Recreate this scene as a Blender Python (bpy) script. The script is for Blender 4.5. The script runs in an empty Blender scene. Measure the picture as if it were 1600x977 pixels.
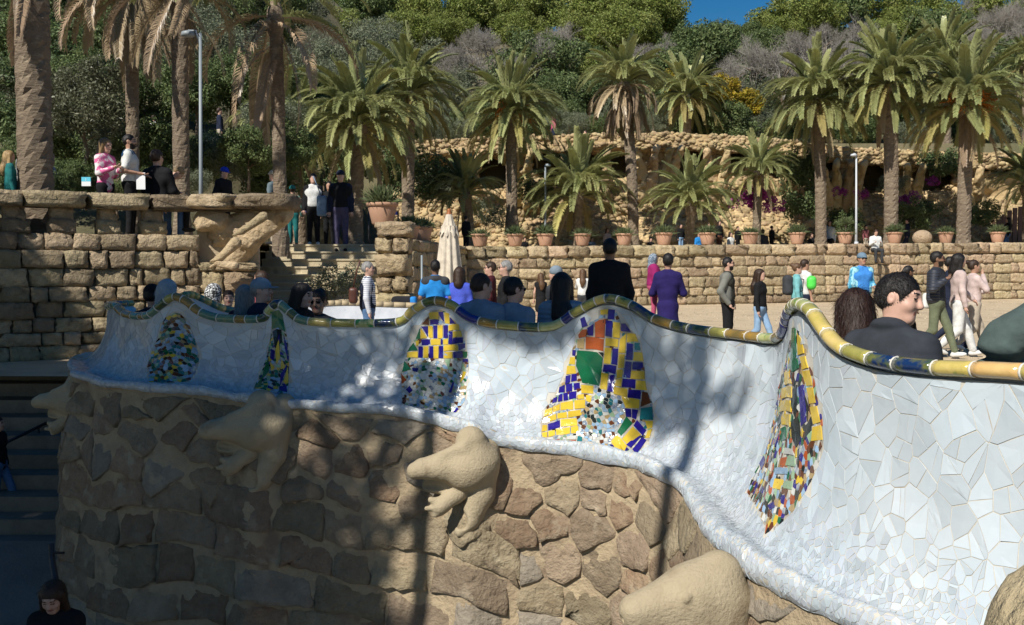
import bpy, math, random
import numpy as np
from mathutils import Matrix, Vector
random.seed(7); RNG = np.random.default_rng(7)
S = bpy.context.scene; COL = S.collection; PI = math.pi
# ---------------------------------------------------------------- camera, sky, sun, exposure
EYE = 1.6; FPX = 1500.0; PITCH = math.atan(78.5/FPX); CP, SP = math.cos(PITCH), math.sin(PITCH)
cd = bpy.data.cameras.new('camera'); cam = bpy.data.objects.new('camera', cd); COL.objects.link(cam)
cam.location = (0, 0, EYE); cam.rotation_euler = (PI/2-PITCH, 0, 0)
cd.sensor_width = 36; cd.lens = 36*FPX/1600; cd.clip_start = .05; cd.clip_end = 2000
S.camera = cam
SUN_AZ = math.radians(215); SUN_EL = math.radians(43)     # compass angle clockwise from +y
w = bpy.data.worlds.new('World'); S.world = w; w.use_nodes = True
nt = w.node_tree; sky = nt.nodes.new('ShaderNodeTexSky'); sky.sky_type = 'NISHITA'; sky.sun_disc = False
sky.sun_elevation = SUN_EL; sky.sun_rotation = SUN_AZ; sky.air_density = 1.0; sky.dust_density = .3; sky.ozone_density = 2.5
bg = nt.nodes['Background']; bg.inputs['Strength'].default_value = .062
hs_ = nt.nodes.new('ShaderNodeHueSaturation'); hs_.inputs['Saturation'].default_value = 1.5
nt.links.new(sky.outputs['Color'], hs_.inputs['Color']); nt.links.new(hs_.outputs['Color'], bg.inputs['Color'])
sd = bpy.data.lights.new('sun', 'SUN'); sd.energy = 5.0; sd.angle = math.radians(.55); sd.color = (1, .955, .87)
sun = bpy.data.objects.new('sun', sd); COL.objects.link(sun)
SDIR = Vector((math.sin(SUN_AZ)*math.cos(SUN_EL), math.cos(SUN_AZ)*math.cos(SUN_EL), math.sin(SUN_EL)))
sun.rotation_euler = SDIR.to_track_quat('Z', 'Y').to_euler(); sun.location = SDIR*60
S.view_settings.view_transform = 'Standard'; S.view_settings.look = 'None'
S.view_settings.exposure = .22; S.view_settings.gamma = 1
S.cycles.max_bounces = 5; S.cycles.diffuse_bounces = 2; S.cycles.glossy_bounces = 2
S.cycles.transparent_max_bounces = 4; S.cycles.use_denoising = True
# ---------------------------------------------------------------- geometry of the view: pixel of the 1600 x 977 photograph + depth -> point
def P(u, v, y):
    a = (488.5-v)/FPX
    q = (a*y*CP-y*SP)/(CP+a*SP); d = y*CP-q*SP
    return np.array(((u-800)/FPX*d, y, EYE+q))
def proj(X):
    X = np.asarray(X, float); q = X[..., 2]-EYE; y = X[..., 1]
    d = y*CP-q*SP; b = y*SP+q*CP
    return np.stack((800+FPX*X[..., 0]/d, 488.5-FPX*b/d), -1)
# ---------------------------------------------------------------- mesh helpers
def mesh(name, V, F, mats=(), midx=None, smooth=False):
    me = bpy.data.meshes.new(name)
    if isinstance(F, np.ndarray):
        V = np.ascontiguousarray(V, np.float32); n, k = F.shape
        me.vertices.add(len(V)); me.vertices.foreach_set('co', V.ravel())
        me.loops.add(n*k); me.loops.foreach_set('vertex_index', np.ascontiguousarray(F, np.int32).ravel())
        me.polygons.add(n); me.polygons.foreach_set('loop_start', np.arange(0, n*k, k, dtype=np.int32))
        me.update(calc_edges=True)
    else:
        me.from_pydata([tuple(map(float, p)) for p in V], [], [tuple(int(i) for i in f) for f in F]); me.update()
    for m in (mats if isinstance(mats, (list, tuple)) else [mats]): me.materials.append(m)
    if midx is not None: me.polygons.foreach_set('material_index', np.asarray(midx, np.int32))
    if smooth: me.polygons.foreach_set('use_smooth', np.ones(len(me.polygons), bool))
    return me
def place(name, me, parent=None, loc=(0, 0, 0), rot=(0, 0, 0), scale=(1, 1, 1)):
    o = bpy.data.objects.new(name, me); COL.objects.link(o)
    o.location = loc; o.rotation_euler = rot; o.scale = scale
    if parent is not None: o.parent = parent
    return o
def add(name, V, F, mats=(), parent=None, smooth=False, midx=None, local=False):
    """one mesh object; V in world space unless local; a parent is an unrotated Empty then"""
    V = np.asarray(V, float)
    off = np.array(parent.location) if (parent is not None and not local) else np.zeros(3)
    return place(name, mesh(name, V-off, F, mats, midx, smooth), parent)
def tag(o, label, cat, group=None, kind=None):
    o['label'] = label; o['category'] = cat
    if group: o['group'] = group
    if kind: o['kind'] = kind
    return o
def thing(name, label, cat, loc=(0, 0, 0), group=None, rotz=0, scale=1):
    o = bpy.data.objects.new(name, None); COL.objects.link(o); o.empty_display_size = .1
    o.location = loc; o.rotation_euler = (0, 0, rotz); o.scale = (scale,)*3
    return tag(o, label, cat, group)
def struct(o, label=None):
    o['kind'] = 'structure'
    if label: o['label'] = label
    return o
class MB:
    """collects shapes, becomes ONE mesh"""
    def __init__(s): s.V = []; s.F = []; s.M = []
    def put(s, V, F, m=0):
        b = len(s.V); s.V += [tuple(p) for p in V]
        for f in F: s.F.append(tuple(int(i)+b for i in f)); s.M.append(m)
    def box(s, c, d, rz=0, m=0):
        cx, sx = math.cos(rz), math.sin(rz); V = []
        for k in (-.5, .5):
            for j in (-.5, .5):
                for i in (-.5, .5):
                    x, y = i*d[0], j*d[1]; V.append((c[0]+x*cx-y*sx, c[1]+x*sx+y*cx, c[2]+k*d[2]))
        s.put(V, [(0, 2, 3, 1), (4, 5, 7, 6), (0, 1, 5, 4), (2, 6, 7, 3), (0, 4, 6, 2), (1, 3, 7, 5)], m)
    def tube(s, pts, rad, n=8, m=0, cap=True):
        pts = np.asarray(pts, float); k = len(pts); rad = [rad]*k if np.isscalar(rad) else rad; V = []
        up = np.array((0, 0, 1.)); 
        for i in range(k):
            t = pts[min(i+1, k-1)]-pts[max(i-1, 0)]; t /= np.linalg.norm(t)+1e-9
            r = up if abs(t[2]) < .9 else np.array((1., 0, 0))
            a = np.cross(t, r); a /= np.linalg.norm(a)+1e-9; b = np.cross(t, a)
            for j in range(n):
                th = 2*PI*j/n; V.append(pts[i]+rad[i]*(a*math.cos(th)+b*math.sin(th)))
        F = [(i*n+j, i*n+(j+1) % n, (i+1)*n+(j+1) % n, (i+1)*n+j) for i in range(k-1) for j in range(n)]
        if cap: F += [tuple(range(n-1, -1, -1)), tuple((k-1)*n+j for j in range(n))]
        s.put(V, F, m)
    def lathe(s, c, prof, n=16, m=0):
        V = [(c[0]+r*math.cos(2*PI*j/n), c[1]+r*math.sin(2*PI*j/n), c[2]+z) for r, z in prof for j in range(n)]
        k = len(prof); F = [(i*n+j, i*n+(j+1) % n, (i+1)*n+(j+1) % n, (i+1)*n+j) for i in range(k-1) for j in range(n)]
        F += [tuple(range(n-1, -1, -1)), tuple((k-1)*n+j for j in range(n))]
        s.put(V, F, m)
    def obj(s, name, mats, parent=None, smooth=False, local=False):
        return add(name, s.V, s.F, mats, parent, smooth, s.M if isinstance(mats, (list, tuple)) and len(mats) > 1 else None, local)
    def mesh(s, name, mats, smooth=False): return mesh(name, s.V, s.F, mats, s.M, smooth)
def tube_obj(name, pts, rad, mat, parent=None, n=8, local=False):
    b = MB(); b.tube(pts, rad, n); return b.obj(name, mat, parent, True, local)
# ---------------------------------------------------------------- signed distances -> smooth continuous surfaces (surface nets)
class Sdf:
    def __init__(s): s.p = []
    def rc(s, a, b, ra, rb=None, k=.03, sub=False): s.p.append(('rc', np.array(a, float), np.array(b, float), ra, ra if rb is None else rb, k, sub)); return s
    def el(s, c, r, R=None, k=.03, sub=False): s.p.append(('el', np.array(c, float), np.array(r, float), R, 0, k, sub)); return s
    def bx(s, c, d, R=None, rd=.01, k=.02, sub=False): s.p.append(('bx', np.array(c, float), np.array(d, float), R, rd, k, sub)); return s
    def bounds(s):
        lo, hi = np.full(3, 9e9), np.full(3, -9e9)
        for q in s.p:
            if q[6]: continue
            l, h = s.bb(q); lo = np.minimum(lo, l); hi = np.maximum(hi, h)
        return lo, hi
    @staticmethod
    def bb(q):
        if q[0] == 'rc':
            r = max(q[3], q[4]); return np.minimum(q[1], q[2])-r, np.maximum(q[1], q[2])+r
        e = np.array(q[2], float)
        if q[3] is not None: e = np.full(3, np.linalg.norm(e)) if q[0] == 'bx' else np.full(3, max(e))
        return q[1]-e, q[1]+e
    def grid(s, h):
        lo, hi = s.bounds(); lo = lo-3*h-.015; hi = hi+3*h+.015
        n = np.ceil((hi-lo)/h).astype(int)+1
        ax = [(lo[i]+h*np.arange(n[i])).astype(np.float32) for i in range(3)]
        D = np.full(n, .5, np.float32)
        for q in s.p:
            l, u = s.bb(q); mg = q[5]*1.2+3*h
            i0 = np.maximum(((l-mg-lo)/h).astype(int), 0); i1 = np.minimum(((u+mg-lo)/h).astype(int)+2, n)
            if (i1 <= i0).any(): continue
            X = ax[0][i0[0]:i1[0], None, None]; Y = ax[1][None, i0[1]:i1[1], None]; Z = ax[2][None, None, i0[2]:i1[2]]
            if q[0] == 'rc':
                a, b = q[1], q[2]; d = b-a; dd = float(d@d)+1e-9
                px, py, pz = X-a[0], Y-a[1], Z-a[2]
                t = np.clip((px*d[0]+py*d[1]+pz*d[2])/dd, 0, 1)
                f = np.sqrt((px-t*d[0])**2+(py-t*d[1])**2+(pz-t*d[2])**2)-(q[3]+(q[4]-q[3])*t)
            else:
                px, py, pz = X-q[1][0], Y-q[1][1], Z-q[1][2]
                if q[3] is not None:
                    R = q[3]; px, py, pz = (R[0][0]*px+R[1][0]*py+R[2][0]*pz, R[0][1]*px+R[1][1]*py+R[2][1]*pz, R[0][2]*px+R[1][2]*py+R[2][2]*pz)
                r = q[2]
                if q[0] == 'el':
                    k0 = np.sqrt((px/r[0])**2+(py/r[1])**2+(pz/r[2])**2)
                    k1 = np.sqrt((px/r[0]**2)**2+(py/r[1]**2)**2+(pz/r[2]**2)**2)+1e-6
                    f = k0*(k0-1)/k1
                else:
                    rd = q[4]; ax_, ay_, az_ = np.abs(px)-r[0]+rd, np.abs(py)-r[1]+rd, np.abs(pz)-r[2]+rd
                    f = np.sqrt(np.maximum(ax_, 0)**2+np.maximum(ay_, 0)**2+np.maximum(az_, 0)**2)+np.minimum(np.maximum(ax_, np.maximum(ay_, az_)), 0)-rd
            sl = tuple(slice(i0[i], i1[i]) for i in range(3)); d0 = D[sl]; k = q[5]
            if q[6]:
                hh = np.maximum(k-np.abs(d0+f), 0)/k; D[sl] = np.maximum(d0, -f)+hh*hh*k*.25
            else:
                hh = np.maximum(k-np.abs(d0-f), 0)/k; D[sl] = np.minimum(d0, f)-hh*hh*k*.25
        return D, lo
    def surf(s, h):
        D, lo = s.grid(h); I = D < 0
        c = [D[i:D.shape[0]-1+i, j:D.shape[1]-1+j, k:D.shape[2]-1+k] for i in (0, 1) for j in (0, 1) for k in (0, 1)]
        cnt = sum((x < 0).astype(np.int8) for x in c); act = (cnt > 0) & (cnt < 8)
        idx = np.argwhere(act); ids = -np.ones(act.shape, np.int32); ids[act] = np.arange(len(idx))
        f = np.stack([x[act] for x in c], 1); acc = np.zeros((len(idx), 3)); w_ = np.zeros(len(idx))
        cc = np.array([(i, j, k) for i in (0, 1) for j in (0, 1) for k in (0, 1)], float)
        for a in range(8):
            for b in range(a+1, 8):
                if np.abs(cc[a]-cc[b]).sum() != 1: continue
                m = (f[:, a] < 0) != (f[:, b] < 0)
                t = np.where(m, f[:, a]/(f[:, a]-f[:, b]+1e-12), 0)
                acc += np.where(m[:, None], cc[a]+t[:, None]*(cc[b]-cc[a]), 0); w_ += m
        V = lo+h*(idx+acc/np.maximum(w_, 1)[:, None]); F = []
        for ax in range(3):
            s0 = [slice(0, n) for n in I.shape]; s1 = list(s0); s0[ax] = slice(0, -1); s1[ax] = slice(1, None)
            e = np.argwhere(I[tuple(s0)] != I[tuple(s1)]); o1, o2 = [(1, 2), (2, 0), (0, 1)][ax]
            e = e[(e[:, o1] > 0) & (e[:, o2] > 0)]
            def g(a, b):
                q = e.copy(); q[:, o1] -= a; q[:, o2] -= b
                q = np.minimum(q, np.array(ids.shape)-1); return ids[q[:, 0], q[:, 1], q[:, 2]]
            Q = np.stack((g(1, 1), g(0, 1), g(0, 0), g(1, 0)), 1)
            neg = I[e[:, 0], e[:, 1], e[:, 2]]; Q[~neg] = Q[~neg][:, ::-1]
            F.append(Q[(Q >= 0).all(1)])
        return V, np.concatenate(F)
# ---------------------------------------------------------------- materials
def srgb(r, g, b):
    f = lambda c: (c/255/12.92) if c/255 <= .04045 else ((c/255+.055)/1.055)**2.4
    return (f(r), f(g), f(b))
MATS = {}
def mat(name, c1, c2=None, scale=4., bump=0., bscale=30., rough=.8, rnd=0., isl=0., detail=6., trans=0., coat=0., c3=None, s3=1.5, t3=.55, wave=0., stretch=None, hue=0., spec=.5, ramp=(.35, .65), vor=0., vscale=3., cells=None, local=False):
    """procedural surface: c1-c2 mottling, c3 large blotches, per-object / per-island value changes, fine bump"""
    if name in MATS: return MATS[name]
    m = bpy.data.materials.new(name); m.use_nodes = True; N = m.node_tree.nodes; Lk = m.node_tree.links
    B = N['Principled BSDF']; B.inputs['Roughness'].default_value = rough
    B.inputs['Specular IOR Level'].default_value = spec
    def lk(a, b): Lk.new(a, b)
    if local: pos = N.new('ShaderNodeTexCoord').outputs['Object']
    else: pos = N.new('ShaderNodeNewGeometry').outputs['Position']
    if stretch:
        mp = N.new('ShaderNodeMapping'); mp.inputs['Scale'].default_value = stretch; lk(pos, mp.inputs['Vector']); pos = mp.outputs[0]
    def noise(sc, d=detail):
        n = N.new('ShaderNodeTexNoise'); n.inputs['Scale'].default_value = sc; n.inputs['Detail'].default_value = d; n.inputs['Roughness'].default_value = .62
        lk(pos, n.inputs['Vector']); return n.outputs['Fac']
    def rampn(x, a, b):
        r = N.new('ShaderNodeMapRange'); r.inputs['From Min'].default_value = a; r.inputs['From Max'].default_value = b; lk(x, r.inputs['Value']); return r.outputs[0]
    def mix(f, a, b):
        x = N.new('ShaderNodeMix'); x.data_type = 'RGBA'; lk(f, x.inputs[0])
        for s_, q in ((6, a), (7, b)):
            if isinstance(q, tuple): x.inputs[s_].default_value = (*q[:3], 1)
            else: lk(q, x.inputs[s_])
        return x.outputs[2]
    col = None
    if c2 is not None: col = mix(rampn(noise(scale), *ramp), c1, c2)
    if c3 is not None: col = mix(rampn(noise(s3, 3), t3, t3+.1), col if col else c1, c3)
    if rnd or isl or hue:
        hs = N.new('ShaderNodeHueSaturation')
        if col: lk(col, hs.inputs['Color'])
        else: hs.inputs['Color'].default_value = (*c1, 1)
        val = None
        def term(x, amp):
            q = N.new('ShaderNodeMapRange'); q.inputs['To Min'].default_value = -amp; q.inputs['To Max'].default_value = amp; lk(x, q.inputs['Value']); return q.outputs[0]
        ts = []
        oi = N.new('ShaderNodeObjectInfo').outputs['Random']
        if rnd: ts.append(term(oi, rnd))
        if isl: ts.append(term(N.new('ShaderNodeNewGeometry').outputs['Random Per Island'], isl))
        acc = None
        for t in ts:
            a = N.new('ShaderNodeMath'); a.operation = 'ADD'; lk(t, a.inputs[0])
            if acc: lk(acc, a.inputs[1])
            else: a.inputs[1].default_value = 1
            acc = a.outputs[0]
        if acc: lk(acc, hs.inputs['Value'])
        if hue:
            src = N.new('ShaderNodeNewGeometry').outputs['Random Per Island'] if isl else oi
            q = N.new('ShaderNodeMath'); q.operation = 'MULTIPLY'; q.inputs[1].default_value = 7.31; lk(src, q.inputs[0])
            fr = N.new('ShaderNodeMath'); fr.operation = 'FRACT'; lk(q.outputs[0], fr.inputs[0])
            hm = N.new('ShaderNodeMapRange'); hm.inputs['To Min'].default_value = .5-hue; hm.inputs['To Max'].default_value = .5+hue; lk(fr.outputs[0], hm.inputs['Value']); lk(hm.outputs[0], hs.inputs['Hue'])
        col = hs.outputs[0]
    if col: lk(col, B.inputs['Base Color'])
    else: B.inputs['Base Color'].default_value = (*c1, 1)
    if bump or wave or vor:
        bp = N.new('ShaderNodeBump'); bp.inputs['Strength'].default_value = 1; bp.inputs['Distance'].default_value = bump or wave or vor
        if wave:
            wv = N.new('ShaderNodeTexWave'); wv.bands_direction = 'Z'; wv.inputs['Scale'].default_value = bscale; wv.inputs['Distortion'].default_value = 1.5; lk(pos, wv.inputs['Vector']); lk(wv.outputs['Fac'], bp.inputs['Height'])
        elif vor:
            vo = N.new('ShaderNodeTexVoronoi'); vo.inputs['Scale'].default_value = vscale; lk(pos, vo.inputs['Vector'])
            ad = N.new('ShaderNodeMath'); ad.operation = 'MULTIPLY_ADD'; ad.inputs[1].default_value = .6; lk(noise(bscale), ad.inputs[0]); lk(vo.outputs['Distance'], ad.inputs[2]); lk(ad.outputs[0], bp.inputs['Height'])
        else: lk(noise(bscale, 8), bp.inputs['Height'])
        lk(bp.outputs[0], B.inputs['Normal'])
    if coat: B.inputs['Coat Weight'].default_value = coat; B.inputs['Coat Roughness'].default_value = .06
    if trans:
        out = N['Material Output']; tr = N.new('ShaderNodeBsdfTranslucent'); mx = N.new('ShaderNodeMixShader'); mx.inputs[0].default_value = trans
        if col: lk(col, tr.inputs['Color'])
        else: tr.inputs['Color'].default_value = (*c1, 1)
        lk(B.outputs[0], mx.inputs[1]); lk(tr.outputs[0], mx.inputs[2]); lk(mx.outputs[0], out.inputs['Surface'])
    MATS[name] = m; return m
def cloth(name, c, bump=.004, **k):
    d = tuple(x*.72 for x in c); return mat(name, c, d, scale=9, bump=bump*2.5, bscale=10, rough=.9, spec=.25, **k)
M_SAND = mat('sand_ground', (.50, .385, .245), (.58, .455, .30), scale=2.2, bump=.03, bscale=16, rough=.95, c3=(.43, .33, .21), s3=.9, t3=.54)
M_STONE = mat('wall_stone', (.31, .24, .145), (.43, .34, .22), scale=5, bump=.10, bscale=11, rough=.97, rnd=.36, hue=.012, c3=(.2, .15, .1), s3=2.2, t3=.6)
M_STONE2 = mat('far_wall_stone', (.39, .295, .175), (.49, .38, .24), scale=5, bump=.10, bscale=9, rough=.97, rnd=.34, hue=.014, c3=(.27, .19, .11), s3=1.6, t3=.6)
M_MORTAR = mat('mortar', (.50, .40, .27), (.42, .33, .22), scale=8, bump=.015, bscale=40, rough=.97)
M_MORTARD = mat('dark_mortar', (.22, .17, .11), (.15, .11, .07), scale=8, bump=.02, bscale=30, rough=.97)
M_BAST = mat('bastion_stone', (.24, .18, .115), (.33, .26, .175), scale=6, bump=.08, bscale=13, rough=.97, rnd=.22, hue=.012, c3=(.40, .33, .23), s3=3.5, t3=.6)
M_BASR = mat('reddish_stone', (.245, .16, .10), (.33, .24, .155), scale=7, bump=.08, bscale=13, rough=.97, rnd=.22, c3=(.36, .29, .2), s3=4, t3=.6)
M_BASB = mat('bluish_stone', (.225, .19, .145), (.31, .265, .205), scale=7, bump=.05, bscale=18, rough=.95, rnd=.2, c3=(.36, .29, .2), s3=4, t3=.58)
M_BMORT = mat('bastion_mortar', (.44, .345, .22), (.36, .275, .175), scale=6, bump=.035, bscale=22, rough=.95, c3=(.25, .18, .12), s3=2, t3=.55)
M_GARG = mat('carved_sandstone', (.42, .345, .23), (.35, .285, .185), scale=5, bump=.012, bscale=45, rough=.95, c3=(.29, .22, .14), s3=3.5, t3=.6)
M_TILEW = mat('white_tile', (.43, .49, .545), (.50, .535, .57), scale=1.5, rough=.27, rnd=.13, isl=.15, hue=.02, bump=.0025, bscale=6, spec=.5)
M_GROUT = mat('grout', (.50, .465, .39), (.56, .53, .47), scale=5, bump=.004, bscale=60, rough=.9, c3=(.34, .24, .13), s3=3, t3=.6)
def glaze(name, c, c2=None, **k): return mat(name, c, c2 or tuple(x*.78 for x in c), scale=k.pop('scale', 6), rough=.13, bump=.003, bscale=18, rnd=.12, isl=.14, **k)
T_YEL = glaze('yellow_glaze', (.66, .46, .045)); T_BLU = glaze('cobalt_glaze', (.02, .012, .20)); T_GRN = glaze('green_glaze', (.01, .12, .05))
T_ORA = glaze('orange_glaze', (.40, .085, .02)); T_BRN = glaze('brown_glaze', (.12, .04, .015)); T_TEA = glaze('teal_glaze', (.02, .17, .19))
T_WHI = glaze('cream_glaze', (.62, .62, .58)); T_BLK = glaze('black_glaze', (.015, .02, .018)); T_LBL = glaze('pale_blue_glaze', (.30, .45, .62)); T_MIX = glaze('painted_glaze', (.55, .57, .5), (.06, .12, .28), scale=26)
T_LGR = glaze('pale_green_glaze', (.30, .45, .28)); T_TAN = glaze('tan_glaze', (.42, .30, .14))
# ================================================================ SERPENTINE BENCH
ST = [((1950,604,3.75),(1960,1240,3.8)),((1800,592,4.15),(1750,1140,4.12)),((1650,584,4.5),(1560,1045,4.4)),((1540,578,4.8),(1440,1000,4.62)),((1450,574,5.1),(1350,968,4.85)),
 ((1370,563,5.45),(1285,941,5.1)),((1315,543,5.78),(1235,917,5.33)),((1288,515,6.02),(1200,900,5.52)),((1266,484,6.3),(1170,882,5.72)),((1246,475,6.6),(1150,867,5.9)),
 ((1233,490,6.9),(1130,852,6.12)),((1225,518,7.2),(1108,832,6.4)),((1208,529,7.55),(1085,803,6.85)),((1150,523,8.0),(1060,757,7.55)),((1070,512,8.45),(1010,727,8.0)),
 ((1020,497,8.65),(980,717,8.18)),((985,476,8.78),(955,711,8.3)),((945,467,8.9),(925,705,8.4)),((900,487,9.0),(895,700,8.48)),((860,510,9.1),(860,696,8.55)),
 ((780,507,9.2),(785,688,8.65)),((735,497,9.3),(735,673,8.75)),((705,476,9.35),(700,660,8.82)),((675,470,9.4),(672,651,8.9)),((645,485,9.47),(640,644,8.95)),
 ((622,503,9.55),(610,640,9.0)),((540,505,9.65),(530,636,9.1)),((475,501,9.7),(465,631,9.2)),((452,487,9.73),(440,630,9.22)),((434,474,9.75),(420,630,9.25)),
 ((420,486,9.78),(400,629,9.28)),((408,498,9.8),(380,624,9.3)),((345,497,9.9),(330,612,9.35)),((312,487,9.93),(300,609,9.38)),((290,470,9.95),(280,607,9.4)),
 ((270,464,9.98),(262,606,9.42)),((250,478,10.02),(240,605,9.46)),((230,493,10.1),(215,603,9.52)),((197,491,10.45),(155,597,9.85)),((180,477,10.8),(122,584,10.4)),
 ((172,480,11.3),(108,574,11.0)),((172,476,11.9),(112,560,11.8)),((205,474,12.4),(150,552,12.4))]
SR = np.array([P(*a) for a, b in ST]); SL = np.array([P(*b) for a, b in ST])
def crom(A, t):
    A = np.asarray(A, float); n = len(A); i = np.clip(np.floor(t).astype(int), 0, n-2); f = (t-i)[:, None]
    g = lambda k: A[np.clip(k, 0, n-1)]
    p0, p1, p2, p3 = g(i-1), g(i), g(i+1), g(i+2)
    return .5*(2*p1+(p2-p0)*f+(2*p0-5*p1+4*p2-p3)*f*f+(3*p1-p0-3*p2+p3)*f**3)
tt = np.linspace(0, len(ST)-1, 4000); R_, L_ = crom(SR, tt), crom(SL, tt)
mid = R_*.55+L_*.45; al = np.concatenate(([0], np.cumsum(np.linalg.norm(np.diff(mid, axis=0), axis=1))))
NS = int(al[-1]/.02); sv = np.linspace(0, al[-1], NS); DS = sv[1]
ti = np.interp(sv, al, tt); RIM, LIP = crom(SR, ti), crom(SL, ti)
def s_at(k): return float(np.interp(k, tt, al))          # arc length at a station number
for u_, y_, h_ in ((745, 8.72, .085), (405, 9.27, .07), (125, 10.3, .04)):     # the lip swells over each carved head
    c_ = P(u_, 670, y_)[:2]; g_ = np.exp(-((LIP[:, 0]-c_[0])**2+(LIP[:, 1]-c_[1])**2)/.17**2)
    LIP[:, 2] += h_*g_; LIP[:, 0] -= .05*g_; LIP[:, 1] -= .15*g_
PRO = np.array([(0,.045),(.02,.2),(.06,.4),(.14,.6),(.27,.78),(.42,.91),(.56,.985),(.68,1.0),(.80,.972),(.90,.955),(.97,.965),(1.0,1.0),(.995,1.04),(.95,1.07)])
pp = crom(PRO, np.linspace(0, len(PRO)-1, 400)); pl = np.concatenate(([0], np.cumsum(np.hypot(np.diff(pp[:, 0])*.55, np.diff(pp[:, 1])*1.15))))
NP = 72; pv = np.linspace(0, pl[-1], NP); PLEN = pl[-1]; DP = pv[1]
PA, PB = np.interp(pv, pl, pp[:, 0]), np.interp(pv, pl, pp[:, 1])
W = LIP-RIM
G = np.zeros((NS, NP, 3)); G[..., :2] = RIM[:, None, :2]+W[:, None, :2]*PA[None, :, None]; G[..., 2] = RIM[:, None, 2]+W[:, None, 2]*PB[None, :]
def gnormal(G):
    a = np.gradient(G, axis=0); b = np.gradient(G, axis=1); n = np.cross(b, a); n /= np.linalg.norm(n, axis=2, keepdims=True)+1e-9
    return n
GN = gnormal(G)
if GN[NS//2, 20, 1] > 0: GN = -GN
for k_, pc, h_, sw, pw in ((17.05, .78, .085, .17, .17), (23.1, .80, .06, .15, .17), (35, .8, .03, .15, .15)):   # the bulge inside a panel
    sc = s_at(k_); b_ = h_*np.exp(-((sv[:, None]-sc)/sw)**2-((pv[None, :]-pc)/pw)**2); G += GN*b_[..., None]
# slight hand-laid unevenness
G += GN*(.006*np.sin(sv[:, None]*9+pv[None, :]*5)+.004*np.sin(sv[:, None]*23-pv[None, :]*13))[..., None]
GN = gnormal(G)
if GN[NS//2, 20, 1] > 0: GN = -GN
GUV = proj(G)
def samp(A, s, p):
    x = np.clip(np.asarray(s)/DS, 0, NS-1.001); y = np.clip(np.asarray(p)/DP, 0, NP-1.001); i = x.astype(int); j = y.astype(int); f = (x-i)[..., None]; g = (y-j)[..., None]
    return (A[i, j]*(1-f)+A[i+1, j]*f)*(1-g)+(A[i, j+1]*(1-f)+A[i+1, j+1]*f)*g
def inv(uv, k0, k1):
    """the place (s, p) on the bench of a point seen at uv, between two stations"""
    i0, i1 = int(s_at(k0)/DS), min(int(s_at(k1)/DS)+1, NS); sub = GUV[i0:i1, 2:60]; out = []
    for q in uv:
        d = ((sub-np.array(q))**2).sum(-1); i, j = np.unravel_index(d.argmin(), d.shape); i += i0; j += 2
        x = np.array((i*DS, j*DP)); i = min(max(i, 1), NS-2)
        J = np.stack(((GUV[i+1, j]-GUV[i-1, j])/(2*DS), (GUV[i, j+1]-GUV[i, j-1])/(2*DP)), 1)
        try: st = np.linalg.solve(J, np.array(q)-GUV[i, j]); x = x+np.clip(st, -.012, .012)
        except np.linalg.LinAlgError: pass
        out.append(x)
    return np.array(out)
bench = thing('serpentine_bench', 'long winding bench faced in white broken tile with painted rim', 'bench', tuple(LIP[NS//2]*(1, 1, 0)))
def gridF(n, m): 
    i, j = np.meshgrid(np.arange(n-1), np.arange(m-1), indexing='ij'); a = (i*m+j).ravel(); return np.stack((a, a+m, a+m+1, a+1), 1)
add('backrest', (G+GN*.0012).reshape(-1, 3)[:], gridF(NS, NP)[:, ::-1], M_GROUT, bench, True)
# the sitting side: back, seat, foot
T_ = np.gradient(RIM[:, :2], axis=0); k_ = np.ones(41)/41
T_ = np.stack([np.convolve(np.pad(T_[:, c], 20, 'edge'), k_, 'valid') for c in (0, 1)], 1); T_ /= np.linalg.norm(T_, axis=1, keepdims=True)
NIN = np.stack((T_[:, 1], -T_[:, 0]), 1)
if NIN[NS//2, 1] < 0: NIN = -NIN
IP = [(0, None), (.06, -.06), (.13, -.3), (.20, .47), (.25, .44), (.5, .45), (.56, .42), (.56, .36), (.5, .1), (.5, -.05)]
GI = np.zeros((NS, len(IP), 3))
for j, (o_, z_) in enumerate(IP):
    GI[:, j, :2] = RIM[:, :2]+NIN*o_; GI[:, j, 2] = RIM[:, 2]-.02 if z_ is None else (RIM[:, 2]+z_ if j in (1, 2) else z_)
add('seat', GI.reshape(-1, 3), gridF(NS, len(IP)), mat('seat_tile', (.66, .68, .72), (.56, .58, .62), scale=14, rough=.3, bump=.004, bscale=30), bench, True)
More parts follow.
